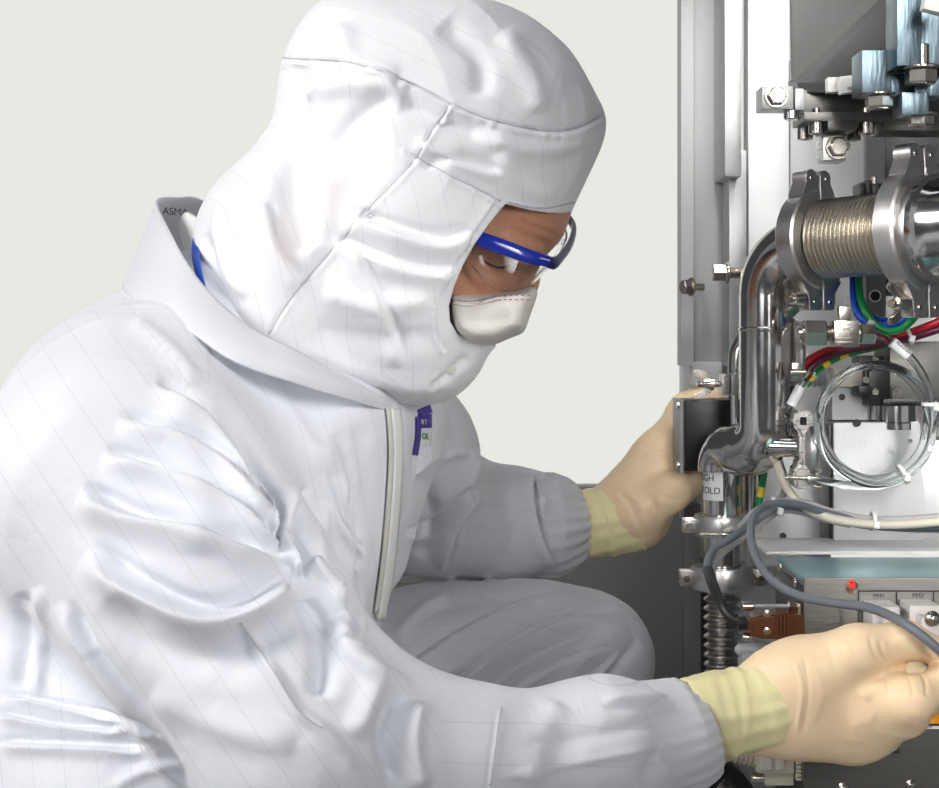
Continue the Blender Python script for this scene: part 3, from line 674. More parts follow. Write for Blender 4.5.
gf = glove(hand_far, (P(585, 0, 1.60).x, 1.50, P(0, 575, 1.60).z), (P(745, 0, 1.60).x, 1.72, P(0, 375, 1.60).z),
    [('g', [(618, 492), (630, 505), (640, 530)], 3, 1.4), ('r', [(625, 490), (640, 505), (648, 530)], 4, 1.6), ('g', [(635, 485), (652, 500), (660, 525)], 4, 1.2),
     ('s', [(640, 450), (665, 458), (680, 462)], 4, 1.3), ('g', [(668, 482), (685, 486), (695, 480)], 3, 1.2), ('g', [(660, 495), (675, 500), (690, 492)], 3, 1.0), ('g', [(650, 430), (668, 445), (680, 448)], 4, 1)], 'f', (a, Vector((-1, 0, 0))))
def cuffmesh(pts, rs, sc, parent, seed, nband):
    path = crom([Vector(p) for p in pts], 12); N = len(path); n = 96; V = []; up = None; rnd = random.Random(seed)
    bands = [(rnd.random(), rnd.uniform(-.10, .10), rnd.uniform(.5, 1)) for _ in range(nband)]
    for i, p in enumerate(path):
        T = (path[min(i+1, N-1)]-path[max(i-1, 0)]).normalized()
        if up is None: up = Vector((0, 1, 0))
        up = (up-T*up.dot(T)).normalized(); e2 = T.cross(up); t = i/(N-1); R = float(np.interp(t*(len(rs)-1), range(len(rs)), rs))
        for k in range(n):
            a = 2*math.pi*k/n; r = R
            for c, sl, am in bands: r += .0011*am*math.exp(-((t-c-sl*math.sin(a+c*9))/.035)**2)
            r += .0005*math.sin(11*a+5*t*math.sin(2*a))
            if t < .05 or t > .96: r += .0010
            V.append(p+(up*math.cos(a)*sc+e2*math.sin(a))*r)
    Fc = [(i*n+k, i*n+(k+1) % n, (i+1)*n+(k+1) % n, (i+1)*n+k) for i in range(N-1) for k in range(n)]
    o = fromarr('cuff', V, Fc, M_cuff, parent); s = o.modifiers.new('s', 'SOLIDIFY'); s.thickness = .0012; s.offset = -1
    return o
cuffmesh(arr((688, 720, 1.118), (725, 714, 1.125), (755, 708, 1.128), (782, 700, 1.13), (793, 697, 1.13)), [.0275, .0300, .0305, .0315, .0312], .85, gn, 3, 9)
cuffmesh(arr((578, 524, 1.598), (600, 522, 1.60), (618, 518, 1.60), (634, 513, 1.60)), [.0325, .0345, .0362, .0372], .95, gf, 8, 8)
def grpfix(o): return o

# ---- face: mask, lashes, safety glasses
g = Grid((-.04, 1.21, .76), (.08, 1.43, .86), .003)
f = g.infl([(446, 287), (470, 291), (500, 291), (535, 285), (538, 293), (530, 315), (524, 333), (508, 339), (492, 346), (470, 346), (450, 334), (441, 305)], 1.315, .012, .083, 1, smoothpoly=False)
V, Q = nets(g, f); V = relax(V, Q, 1); V, Q = subdiv(V, Q, 2); V = V.astype(np.float64)
V = folds(V, Q, [('s', [(450, 300), (475, 305), (495, 298), (535, 295)], 5, 1.6), ('r', [(500, 300), (515, 312), (522, 330)], 9, 1.6), ('g', [(460, 318), (490, 322), (515, 318)], 10, 1.4), ('g', [(475, 295), (482, 308), (478, 325)], 6, 1)])
mask = mesh_obj('face_mask', V, Q, M_mask, person); T_mask = bvh_of([mask])
st = MB()
for row in ([(450, 292), (475, 294), (500, 291), (535, 287)], [(450, 300), (470, 302), (490, 299), (500, 297), (535, 296)], [(450, 303.5), (470, 306), (490, 302.5), (500, 300.5), (534, 299.5)]):
    c = crom([Vector((a, b, 0)) for a, b in row], 14)
    for i in range(0, len(c)-1, 2):
        p0 = surf(T_mask, c[i].x, c[i].y, .0009); p1 = surf(T_mask, c[i+1].x, c[i+1].y, .0009)
        if p0 and p1 and (p0[0]-p1[0]).length < .006: st.tube([p0[0], p1[0]], .00035, 6, 2)
st.build('stitching', mat('brown_thread', (.25, .10, .08), .6), mask)
T_body = bvh_of([body])
lash = MB()
for i in range(16):
    t = i/15; q = surf(T_body, 484+24*t, 262+5*math.sin(t*2.6), .0004)
    if q:
        p = q[0]; lash.tube([p, p+Vector((.0025+.002*t, -.003, -.001)), p+Vector((.005+.003*t, -.005, -.0042))], [.0004, .0003, .0001], 5, 4)
lash.build('eyelashes', M_hair, body)
eb = MB()
for i in range(40):
    t = i/39; q = surf(T_body, 486+42*t, 244+8*t+random.uniform(-2, 2), .0003)
    if q: p = q[0]; eb.tube([p, p+Vector((-.003, -.0012, -.0015)), p+Vector((-.006, -.0008, .0008))], [.0004, .0003, .0001], 5, 3)
eb.build('eyebrow', M_hair, body)
gl = MB()
def flat_tube(mb, pts, rv, rh, n=14, sub=8):
    path = crom([Vector(p) for p in pts], sub); N = len(path); rings = []
    for i, p in enumerate(path):
        T = (path[min(i+1, N-1)]-path[max(i-1, 0)]).normalized(); z = Vector((0, 0, 1)); z = (z-T*z.dot(T)).normalized(); e = T.cross(z)
        a = float(np.interp(i/(N-1)*(len(rv)-1), range(len(rv)), rv)); rings.append([mb.bm.verts.new(p+z*math.cos(2*math.pi*k/n)*a+e*math.sin(2*math.pi*k/n)*rh) for k in range(n)])
    mb._skin([[mb.bm.verts.new(path[0])]]+rings+[[mb.bm.verts.new(path[-1])]]); return mb
tp = arr((440, 224, 1.228), (478, 238, 1.226), (500, 246, 1.228), (528, 256, 1.236), (548, 261, 1.25))
fr = flat_tube(MB(), tp, [.0046, .0056, .0060, .0056, .0046], .0022).build('glasses_frame', M_blue, person)
flat_tube(MB(), arr((544, 260, 1.248), (554, 263, 1.262), (562, 256, 1.29), (570, 244, 1.33), (574, 230, 1.365), (571, 222, 1.385), (566, 216, 1.395)), [.0045, .0052, .0042, .0048, .0054, .0045, .003], .0022).build('brow_bar', M_navy, fr)
flat_tube(MB(), arr((566, 216, 1.395), (545, 222, 1.415), (515, 226, 1.42)), [.003, .0045, .004], .002).build('temple', M_blue, fr)
ln = loft([arr((481, 242, 1.228), (505, 251, 1.230), (530, 259, 1.238), (549, 265, 1.256), (556, 260, 1.29), (563, 247, 1.335), (567, 234, 1.37), (562, 222, 1.397)),
      arr((470, 260, 1.232), (490, 274, 1.228), (518, 278, 1.234), (541, 273, 1.256), (551, 265, 1.295), (558, 252, 1.34), (562, 240, 1.375), (556, 229, 1.405)),
      arr((474, 268, 1.238), (488, 285, 1.236), (508, 290, 1.238), (530, 285, 1.256), (543, 272, 1.29), (552, 260, 1.335), (558, 246, 1.37), (552, 234, 1.40))], 'lens', M_lens, fr, .0014, False)

# ---- lanyard, shirt, collar print, chest emblem
loft([arr((197, 222, 1.31), (192.5, 243, 1.27), (193, 262, 1.235), (199, 285, 1.20)), arr((200, 226, 1.30), (199, 244, 1.26), (200, 262, 1.225), (206, 288, 1.195))], 'lanyard', M_wblue, person, .0012, False)
loft([arr((178, 222, 1.36), (186, 213, 1.34), (196, 217, 1.33), (204, 226, 1.32)), arr((182, 240, 1.33), (190, 236, 1.31), (196, 240, 1.30), (202, 246, 1.29)), arr((190, 262, 1.28), (196, 262, 1.27), (201, 266, 1.26), (206, 272, 1.25))], 'undershirt', M_trim, person, .002, False)
def text(s, o, ex, ey, size, m, name, parent=None, ext=.0002, align='LEFT', sx=1.):
    c = bpy.data.curves.new(name, 'FONT'); c.body = s; c.size = size; c.extrude = ext; c.align_x = align; c.align_y = 'CENTER'
    t = bpy.data.objects.new('t', c); COL.objects.link(t); dg = bpy.context.evaluated_depsgraph_get(); me = bpy.data.meshes.new_from_object(t.evaluated_get(dg))
    bpy.data.objects.remove(t); bpy.data.curves.remove(c)
    ex = Vector(ex).normalized(); ey = Vector(ey); ey = (ey-ex*ey.dot(ex)).normalized(); ez = ex.cross(ey)
    M = Matrix((ex*sx, ey, ez)).transposed().to_4x4(); M.translation = Vector(o); me.transform(M); me.materials.clear(); me.materials.append(m); me.name = name
    ob = bpy.data.objects.new(name, me); link(ob, parent)
    if parent and parent.type == 'EMPTY': ob.matrix_parent_inverse = Matrix.Translation(-parent.location)
    return ob
T_col = bvh_of([col])
a = surf(T_col, 163, 211, .0022); b = surf(T_col, 182, 212.5, .0022)
if a and b: text('ASMA', P(162.5, 211, 1.345), (1, 0, -.08), (.15, 0, 1), .0088, M_black, 'print', col, sx=.95)
for pts, wd, m, nm in [([(430, 409), (424, 411), (418, 414)], 8, M_purple, 'emblem'), ([(417, 417), (417, 436), (414, 455)], 5, M_purple, 'emblem'), ([(424, 414), (424, 428)], 13, M_purple, 'emblem')]:
    strip(T_suit, pts, wd, .0012, nm, m, CA[0], .0006)
strip(T_suit, [(425, 431), (424, 445)], 11, .0010, 'emblem_panel', M_trim, CA[0], .0006)
for s_, px, py, sz, m in [('N T', 419, 422, .0062, M_trim), ('OR', 420, 436, .0080, M_green)]:
    q = surf(T_suit, px, py, .0022); q2 = surf(T_suit, px+8, py+1, .0022)
    if q and q2: text(s_, q[0]-Vector((0, .001, 0)), q2[0]-q[0], (0, 0, 1), sz, m, 'emblem_lettering', CA[0])
# snap fastener on the hood's throat flap
q = surf(T_hood, 450, 369, .001)
if q: MB().box(q[0], (.008, .002, .006), Matrix.Rotation(.3, 3, 'Y'), .001).build('snap_fastener', M_beige, hd)
# ------------------------------------------------------------------ setting and equipment cabinet
def slab(mb, x0, y0, x1, y1, D, th, bev=.001):
    a = P(x0, y0, D); b = P(x1, y1, D); c = (a+b)/2; c.y = D+th/2
    mb.box(c, (abs(b.x-a.x), th, abs(a.z-b.z)), None, bev); return mb
fo = MB().box((0, 1.6, -.02), (6, 5, .04)).build('floor', M_floor, None, False); tag(fo, kind='structure')
cab = thing('equipment_cabinet', 'tall grey metal equipment cabinet with open front behind the steel pipes', 'cabinet', (P(760, 700, 1.6).x, 1.62, 0))
slab(MB(), 681, -60, 694, 366, 1.62, .03, .001).build('outer_flange', M_side, cab)
slab(MB(), 694, -60, 726, 366, 1.63, .03, .001).build('side_panel', M_side, cab)
m = slab(MB(), 724.5, -60, 742, 177, 1.56, .07, .004); m.build('edge_channel', M_alu, cab)
slab(MB(), 729, 150, 747, 366, 1.585, .04, .002).build('edge_channel', M_alu, cab)
m = slab(MB(), 748.5, -60, 789, 470, 1.60, .03, .001); m.build('door_post', M_trim, cab)
slab(MB(), 789, 60, 866, 440, 1.61, .02, .001).build('back_panel', M_cabl, cab)
slab(MB(), 866, 110, 885, 330, 1.60, .03, .001).build('back_panel', M_mid, cab)
slab(MB(), 885, 110, 1010, 300, 1.62, .02, .001).build('back_panel', M_blk, cab)
slab(MB(), 846, 296, 1010, 445, 1.60, .02, .001).build('back_panel', M_cabl, cab)
slab(MB(), 683, 366, 700, 520, 1.68, .03, .001).build('side_panel', M_cab, cab)
slab(MB(), 692, 362, 722, 384, 1.625, .02, .001).build('bracket_plate', M_cab, cab)
slab(MB(), 748, 440, 831, 566, 1.56, .02, .001).build('lower_panel', M_cabl, cab)
slab(MB(), 828, 436, 832.5, 542, 1.548, .02, .001).build('panel_lip', M_trim, cab)
slab(MB(), 700, 366, 760, 600, 1.66, .02, .001).build('lower_panel', M_cab, cab)
slab(MB(), 684.5, 505, 701, 900, 1.60, .03, .002).build('corner_post', M_mid, cab)
slab(MB(), 700, 560, 740, 900, 1.65, .02, .001).build('lower_panel', M_dark, cab)
slab(MB(), 738, 560, 835, 900, 1.58, .02, .001).build('lower_panel', M_cab, cab)
slab(MB(), 832, 500, 1010, 545, 1.66, .02, .001).build('lower_panel', M_dark, cab)
a = P(757, 546, 1.45); b = P(1010, 546, 1.45)
MB().box(((a.x+b.x)/2, 1.45, a.z), (b.x-a.x, .09, .003), None, .0008).build('shelf_plate', M_cabl, cab)
# upper chamber wall and its sloping underside
m = MB(); m.prism([(P(u, v, 1.5).x, P(u, v, 1.5).z) for u, v in [(790, -60), (960, -60), (792, 92)]], (0, 1.5, 0), (1, 0, 0), (0, 0, 1), (0, 1, 0), .01).build('chamber_side', M_chamber, cab)
q = [P(790, 92, 1.49), P(950, -60, 1.49), P(1060, -60, 1.24), P(1010, 98, 1.24), P(800, 92, 1.40)]
m = MB(); bmq = [m.bm.verts.new(v) for v in q]+[m.bm.verts.new(v+Vector((0, .01, .01))) for v in q]
m.bm.faces.new(bmq[:5]); m.bm.faces.new(bmq[5:][::-1])
for k in range(5): m.bm.faces.new([bmq[k], bmq[(k+1) % 5], bmq[5+(k+1) % 5], bmq[5+k]])
m.build('chamber_underside', M_chamber, cab)
m = slab(MB(), 793, 90, 1010, 113, 1.395, .02, .0008).build('cross_bar', M_front, cab)
m = MB(); slab(m, 804, 112, 1010, 121, 1.375, .05, .0008); slab(m, 828, 120, 857, 130, 1.375, .05, .0008); slab(m, 885, 120, 1010, 130.5, 1.375, .05, .0008); m.build('cross_bar', M_front, cab)
lp = thing('dark_partition', 'low dark grey metal partition behind the kneeling person’s arm and knee', 'partition', (P(550, 489, 1.95).x, 1.95, 0))
a = P(290, 489, 1.95); b = P(697, 489, 1.95)
MB().box(((a.x+b.x)/2, 1.96, a.z/2), (b.x-a.x, .02, a.z), None, .002).build('panel', M_dark, lp)
MB().box(((a.x+b.x)/2, 1.955, a.z+.002), (b.x-a.x, .035, .005), None, .001).build('top_rail', M_mid, lp)
q0 = P(395, 578, 1.9); q1 = P(470, 583, 1.9)
rl = thing('floor_rail', 'dark steel rail running low behind the person’s far forearm', 'rail', (P(430, 580, 1.9).x, 1.9, q0.z))
MB().box(((q0.x+q1.x)/2, 1.9, q0.z), (q1.x-q0.x+.1, .02, .008), None, .001).build('bar', M_steel, rl)
for u in (452, 465): MB().box(P(u, 582, 1.885), (.004, .006, .012), None, .0006).build('spacer', M_alu, rl)

# ---- fasteners
def hex_bolt(c, ax, r, h, label, m=M_bolt, wash=True, group=None, name='hex_bolt'):
    """head seen from its end; c = centre of the bearing face, ax = outward"""
    ax = Vector(ax).normalized(); c = Vector(c); t = thing(name, label, 'bolt', c, group)
    if wash: MB().cyl(c, c+ax*h*.18, r*1.18, 28).build('washer', m, t)
    MB().hexa(c+ax*h*.18, c+ax*h, r).build('head', m, t); MB().lathe(c+ax*h, ax, [(0, 0), (0, r*.82), (.0006, r*.74), (.0006, 0)], 24).build('face', m, t)
    MB().cyl(c-ax*h*1.2, c, r*.5, 16).build('shank', m, t); return t
def cap_screw(c, ax, r, h, label, m=M_bolt):
    ax = Vector(ax).normalized(); c = Vector(c); t = thing('socket_screw', label, 'screw', c)
    mb = MB().lathe(c, ax, [(0, 0), (0, r), (h-.0006, r), (h, r*.9), (h, r*.55), (h-.003, r*.5), (h-.003, 0)], 32); mb.build('head', m, t)
    MB().lathe(c+ax*(h-.0028), ax, [(0, 0), (0, r*.5), (.0002, r*.5), (.0002, 0)], 6).build('socket', M_blk, t)
    MB().cyl(c-ax*h, c, r*.5, 16).build('shank', m, t); return t
def pan_screw(c, ax, r, label, m=M_bolt, group=None, parent=None):
    ax = Vector(ax).normalized(); c = Vector(c)
    mb = MB().lathe(c-ax*r*1.5, ax, [(0, 0), (0, r*.45), (r*1.5, r*.45), (r*1.5, r), (r*1.8, r*.95), (r*2.15, r*.6), (r*2.2, 0)], 20)
    e = ax.orthogonal().normalized(); mb.box(c+ax*r*.72, (r*1.3, r*.22, r*.22), None, 0) if abs(ax.y) > .5 else None
    if parent: return mb.build('screw', m, parent)
    o = mb.build('screw', m); return tag(o, label, 'screw', group)
Fw = (0, -1, 0)
def plate_thing(name, label, cat, polys, m, parts=()): pass
bk = thing('clamp_block', 'bright aluminium block bolted at the left end of the upper cross bar', 'block', P(780, 98, 1.38))
slab(MB(), 762, 86, 793.5, 109, 1.355, .03, .001).build('block', M_alu, bk)
slab(MB(), 795, 88.5, 804.5, 110, 1.36, .03, .001).build('side_block', M_alu, bk)
MB().cyl(P(792, 110, 1.365), P(792, 120, 1.365), .0072, 24).build('spacer', M_chrome, bk)
hex_bolt(P(776.5, 96, 1.353), Fw, .0084, .006, 'hex bolt on the bright block left of the cross bar, nearest the white door post', M_nickel)
b2 = thing('clamp_block', 'small dull metal block hanging under the middle of the cross bar', 'block', P(833, 146, 1.40))
slab(MB(), 823, 129, 846, 161, 1.40, .03, .001).build('block', M_steel, b2)
hex_bolt(P(838, 147, 1.398), Fw, .0092, .006, 'hex bolt on the small block hanging under the cross bar', M_nickel)
for u, v, D, l in [(816.5, 121, 1.385, 'bronze-toned socket screw in the left notch of the cross bar'), (805, 127, 1.42, 'dark socket screw lowest and furthest left under the cross bar'),
                (866.5, 121, 1.385, 'bronze-toned socket screw in the right notch of the cross bar'), (853, 128, 1.43, 'dark socket screw half hidden beside the hanging block')]:
    cap_screw(P(u, v, D), (0, 0, -1), .0068, .0115, l, M_bolt)
def zinc(name, label, boxes, base):
    t = thing(name, label, 'clamp', P(*base))
    for nm, x0, y0, x1, y1, D, th in boxes: slab(MB(), x0, y0, x1, y1, D, th, .0012).build(nm, M_zinc, t)
zinc('angle_clamp', 'blue-zinc angle clamp left of the taller one, over a silver hex bolt', [('body', 862, 50, 892, 93, 1.28, .035), ('foot', 888, 73, 905, 96, 1.285, .03)], (880, 72, 1.28))
zinc('angle_clamp', 'tallest blue-zinc clamp at the upper right of the chamber', [('body', 897, -30, 922, 66, 1.25, .035), ('foot', 921, -30, 950, 70, 1.262, .04)], (915, 30, 1.25))
zinc('angle_clamp', 'lowest and palest blue-zinc clamp at the right above the big pipe clamp', [('body', 902, 92, 929, 115, 1.27, .03), ('foot', 915, 78, 945, 96, 1.275, .03)], (915, 100, 1.27))
hex_bolt(P(879, 93, 1.292), (0, 0, -1), .0115, .0125, 'hex bolt under the left blue-zinc clamp', M_nickel)
hex_bolt(P(921, 66, 1.262), (0, 0, -1), .0125, .0145, 'hex bolt with wide washer under the tallest blue-zinc clamp', M_nickel)
hex_bolt(P(921, 113, 1.285), (0, 0, -1), .0105, .0105, 'dark hex bolt under the lowest blue-zinc clamp', M_bolt)
tm = thing('cable_tie_mount', 'white plastic cable tie mount left of the blue-zinc clamps', 'clip', P(843, 86, 1.36))
slab(MB(), 828, 77, 840, 92, 1.37, .012, .001).build('block', M_ptfe, tm)
mb = MB().box(P(848, 85, 1.36), (.0155, .012, .0145), Matrix.Rotation(-.12, 3, 'Y'), .001).build('head', M_ptfe, tm)
MB().box(P(850, 88, 1.352), (.004, .003, .002)).build('slot', M_gplas, tm)
tm = thing('cable_tie_mount', 'white plastic mount cut by the top right corner', 'clip', P(934, 5, 1.22))
MB().box(P(936, 3, 1.22), (.019, .012, .016), Matrix.Rotation(.25, 3, 'Y'), .001).build('head', M_ptfe, tm)

# ---- vacuum clamps
def arc(mb, c, ax, up, prof, a0, a1, n=28):
    """profile [(along, radius)] swept round ax from angle a0 to a1 (0 = up), closed at both ends"""
    c = Vector(c); ax = Vector(ax).normalized(); up = Vector(up); up = (up-ax*up.dot(ax)).normalized(); s = ax.cross(up); R = []
    for k in range(n+1):
        a = a0+(a1-a0)*k/n; d = up*math.cos(a)+s*math.sin(a); R.append([mb.bm.verts.new(c+ax*t+d*r) for t, r in prof])
    m = len(prof)
    for A, B in zip(R, R[1:]):
        for k in range(m): mb.bm.faces.new([A[k], A[(k+1) % m], B[(k+1) % m], B[k]])
    mb.bm.faces.new(R[0][::-1]); mb.bm.faces.new(R[-1]); return mb
def wing_nut(c, d, up, s, parent, m=M_nickel, rod=.02):
    """rod along d with a two-winged nut"""
    c = Vector(c); d = Vector(d).normalized(); up = Vector(up); up = (up-d*up.dot(d)).normalized(); n = d.cross(up)
    MB().tube([c-d*rod, c+d*s*1.3], 1, 14, 40, rfun=lambda t: s*.22+s*.02*math.sin(t*160)).build('threaded_rod', m, parent)
    w_ = MB().lathe(c, d, [(0, 0), (0, s*.52), (s*.2, s*.5), (s*.8, s*.36), (s*.85, s*.22), (s*.85, 0)], 24)
    for sg in (1, -1):
        pl = [(sg*s*.25, 0), (sg*s*.75, s*.25), (sg*s*1.05, s*.75), (sg*s*1.2, s*1.35), (sg*s*1.02, s*1.62), (sg*s*.72, s*1.5), (sg*s*.5, s*1.0), (sg*s*.2, s*.7)]
        w_.prism(pl, c, up, d, n, s*.26, s*.09)
    w_.build('wing_nut', m, parent)
def kf_clamp(label, c, ax, up, R, r, w, lug=.018, bolt_side=1, wn=.011, m=M_cast, ears=True):
    t = thing('pipe_clamp', label, 'clamp', c); c = Vector(c); ax = Vector(ax).normalized(); up = Vector(up); up = (up-ax*up.dot(ax)).normalized(); s = ax.cross(up)
    h = w/2; b = w*.1; prof = [(-h, r), (-h, R-b), (-h+b, R), (h-b, R), (h, R-b), (h, r)]
    for a0, a1, sg in ((.07, math.pi-.07, 1), (-.07, -math.pi+.07, -1)):
        mb = arc(MB(), c, ax, up, prof, a0, a1)
        g = .0022*sg
        # hinge ear (rounded, top) and bolt lug (square, bottom) of each half
        e = [(g, R*.8), (g, R+lug*.75), (g+sg*lug*.2, R+lug*.95)]+[(g+sg*lug*(.5+.42*math.cos(q)), R+lug*(.55+.42*math.sin(q))) for q in (1.6, 1.0, .5, 0, -.5)]+[(g+sg*lug*1.3, R*.86)]
        if ears: mb.prism(e, c, s, up, ax, w*.82, .0006)
        l = [(g, -R*.8), (g, -R-lug), (g+sg*lug*.9, -R-lug), (g+sg*lug*1.0, -R-lug*.2), (g+sg*lug*1.6, -R*.82)]
        mb.prism(l, c, s, up, ax, w*.82, .0006)
        hf = mb.build('clamp_half', m, t)
        if ears: MB().cyl(c+s*(g+sg*lug*.5)+up*(R+lug*.52)+ax*w*.40, c+s*(g+sg*lug*.5)+up*(R+lug*.52)+ax*w*.46, lug*.13, 14).build('rivet', M_nickel, hf)
        MB().cyl(c+s*(g+sg*lug*.5)-up*(R+lug*.62)+ax*w*.40, c+s*(g+sg*lug*.5)-up*(R+lug*.62)+ax*w*.46, lug*.13, 14).build('rivet', M_nickel, hf)
    bc = c-up*(R+lug*.45)
    wing_nut(bc+s*bolt_side*(lug*1.15), s*bolt_side, up, wn, t, rod=lug*2.6)
    return t

# ---- upper elbow, braided bellows, J-bend
ax = Vector((.67, -.74, .035)).normalized(); A = P(815, 240, 1.42); B = A+ax*.101
def pipe(name, label, cat='pipe', base=None, group=None): return thing(name, label, cat, base, group)
vx, vy = .2690, 1.452
ep = pipe('elbow_pipe', 'large polished steel pipe with top elbow, straight run and J-bend at the bottom', base=(vx, vy, .70))
zt = .880; Rb = .046; dh = Vector((A.x-vx, A.y-vy, 0)); Lh = dh.length; dh.normalize()
pts = [A+ax*-.002]
zc = P(0, 240, 1.42).z-Rb-.002
for k in range(0, 9):
    a = math.pi/2*k/8; pts.append(Vector((vx, vy, 0))+dh*Rb*(1-math.sin(a))+Vector((0, 0, zc+Rb*math.cos(a))))
MB().tube(pts, .0245, 40, 4).build('elbow', M_chrome, ep)
z1 = zc; z2 = P(0, 425, vy).z
MB().cyl((vx, vy, z2-.002), (vx, vy, z1+.001), .0245, 48, .01).build('straight_run', M_chrome, ep)
zw = P(0, 329, vy).z
MB().lathe((vx, vy, zw-.002), (0, 0, 1), [(0, .0244), (.001, .0253), (.003, .0253), (.004, .0244)], 48).build('weld_ring', M_chrome, ep)
ex = P(716, 440, 1.50); dj = Vector((ex.x-vx, ex.y-vy, 0)); dj.normalize(); Rj = .024
pts = [Vector((vx, vy, z2))]
for k in range(1, 9):
    a = math.pi/2*k/8; pts.append(Vector((vx, vy, z2))+dj*Rj*(1-math.cos(a))+Vector((0, 0, -Rj*math.sin(a))))
zb = z2-Rj; end = Vector((ex.x, ex.y, zb)); p8 = pts[-1]
pts += [p8.lerp(end, .35)]+[Vector((ex.x, ex.y, zb))-dj*.020*(1-math.sin(math.pi/2*k/5))+Vector((0, 0, .001-.020*(1-math.cos(math.pi/2*k/5)))) for k in range(1, 6)]+[end-Vector((0, 0, .022))]
MB().tube(pts, [.0245]*10+[.0225, .0205, 0.019, .018, .0176, .0174, .0172], 40, 4).build('j_bend', M_chrome, ep)
ST = Vector((ex.x, ex.y, z2-Rj)); nx = P(722, 470, 1.505)
ha = MB().cyl(P(768, 446, 1.44), P(802, 447, 1.43), .0095, 28).build('branch_stub', M_chrome, ep)
bl = pipe('bellows_hose', 'wide corrugated steel bellows between two ring clamps at the upper right', 'hose', A.lerp(B, .5))
NB = 17; L = (B-A).length
MB().lathe(A, ax, [(0, .027), (.006, .027), (.010, .030)]+[(.012+(L-.024)*i/(NB*10), .0318+.0034*math.cos(2*math.pi*i/10)) for i in range(NB*10+1)]+[(L-.010, .032), (L, .030)], 72).build('convolutions', mat('corrugated_steel', (.86, .82, .75), .27, 1), bl)
MB().lathe(A, ax, [(-.010, .026), (-.010, .0370), (-.004, .0380), (0.0, .0380), (.004, .0350), (.006, .030)], 56).build('flange', M_chrome, bl)
MB().lathe(B, ax, [(-.006, .032), (-.004, .040), (.0, .046), (.006, .046), (.010, .040)], 56).build('flange', M_chrome, bl)
kf_clamp('ring clamp with wing nut joining the polished elbow to the bellows', A-ax*.002, ax, (0, 0, 1), .0445, .031, .019, .018, 1, .0150)
kf_clamp('larger ring clamp with wing nut at the right end of the wide bellows', B+ax*.002, ax, (0, 0, 1), .0530, .036, .020, .020, 1, .0150)
tp_ = pipe('chamber_tube', 'wide polished steel tube leaving the frame beyond the right ring clamp', base=B)
MB().lathe(B+ax*.012, ax, [(0, .03), (0, .044), (.004, .046), (.012, .046), (.014, .042), (.022, .040), (.1, .040), (.1, 0)], 56).build('tube', M_chrome, tp_)

# ---- lower riser: pipe, clamps, bellows
rp = pipe('riser_pipe', 'upright steel pipe with a lettered white label below the J-bend', base=P(722, 540, 1.505))
rx = nx.x; ry = nx.y
def Z(v, D=1.505): return P(0, v, D).z
MB().cyl((rx, ry, Z(566)), (rx, ry, Z(456)), .0178, 40, .02).build('tube', M_chrome, rp)
# wrapped label
lab = MB(); th0 = math.radians(200); n = 14; zt_, zb_ = Z(467), Z(499)
def lang(u): return -math.acos(max(-1, min(1, ((u-CX)/F*1.49-rx)/.0181)))
a0 = lang(703.5) ; a1 = lang(722.5)
for k in range(n):
    q = [a0+(a1-a0)*(k+i)/n for i in (0, 1)]
    lab.quad([(rx+.0181*math.cos(q[0]), ry+.0181*math.sin(q[0]), zb_), (rx+.0181*math.cos(q[1]), ry+.0181*math.sin(q[1]), zb_), (rx+.0181*math.cos(q[1]), ry+.0181*math.sin(q[1]), zt_), (rx+.0181*math.cos(q[0]), ry+.0181*math.sin(q[0]), zt_)])
lo_b = lab.build('label', M_label, rp)
def wraptext(s, rc, rr, aend, z, size, m, name, parent):
    t = text(s, (0, 0, 0), (1, 0, 0), (0, 0, 1), size, m, name, parent, .0001, 'RIGHT')
    for v in t.data.vertices:
        a = aend+v.co.x/rr; v.co = Vector((rc[0]+(rr+.0003)*math.cos(a), rc[1]+(rr+.0003)*math.sin(a), z+v.co.z))
    return t
wraptext('ROUGH', (rx, ry), .0182, a1-.45, Z(477), .0088, M_black, 'lettering', rp)
wraptext('MANIFOLD', (rx, ry), .0182, a1-.12, Z(489.5), .0088, M_black, 'lettering', rp)
MB().cyl((rx+.031, ry+.015, Z(530)), (rx+.031, ry+.015, Z(440)), .0095, 28).build('side_tube', M_chrome, rp)
def flat_clamp(label, cz, Rr, wn_side, D=1.505, h=.020, lugx=-1):
    t = thing('pipe_clamp', label, 'clamp', (rx, ry, cz)); ring = MB()
    for a0, a1 in ((.05, math.pi-.05), (-.05, -math.pi+.05)):
        arc(MB(), (rx, ry, cz), (0, 0, 1), (1, 0, 0), [(-h/2, .0175), (-h/2, Rr-.001), (-h/2+.002, Rr), (h/2-.002, Rr), (h/2, Rr-.001), (h/2, .0175)], a0, a1).build('clamp_half', M_cast, t)
    for sx in (-1, 1):
        for q in (-1, 1): MB().box((rx+sx*(Rr+.005), ry+q*.005-.002, cz), (.013, .004, h*.7), None, .0016).build('lug', M_steel, t)
        MB().cyl((rx+sx*(Rr+.006), ry-.012, cz), (rx+sx*(Rr+.006), ry+.006, cz), .0035, 14).build('pin', M_nickel, t)
    return t
c1 = flat_clamp('pipe clamp just below the lettered label on the upright pipe', Z(525), .0260, 1)
wing_nut((rx-.004, ry-.026, Z(531)), (1, -.2, 0), (0, .2, 1), .0065, c1)
c2 = flat_clamp('pipe clamp on top of the lower narrow bellows', Z(577), .0290, 1, h=.021)
MB().cyl((rx, ry, Z(592)), (rx, ry, Z(585)), .021, 36).build('gasket', M_chrome, c2)
lb = pipe('bellows_hose', 'narrow dark corrugated steel bellows going down behind the near glove', 'hose', (rx, ry, Z(700)))
zz0 = Z(840); zz1 = Z(590); NB = 27
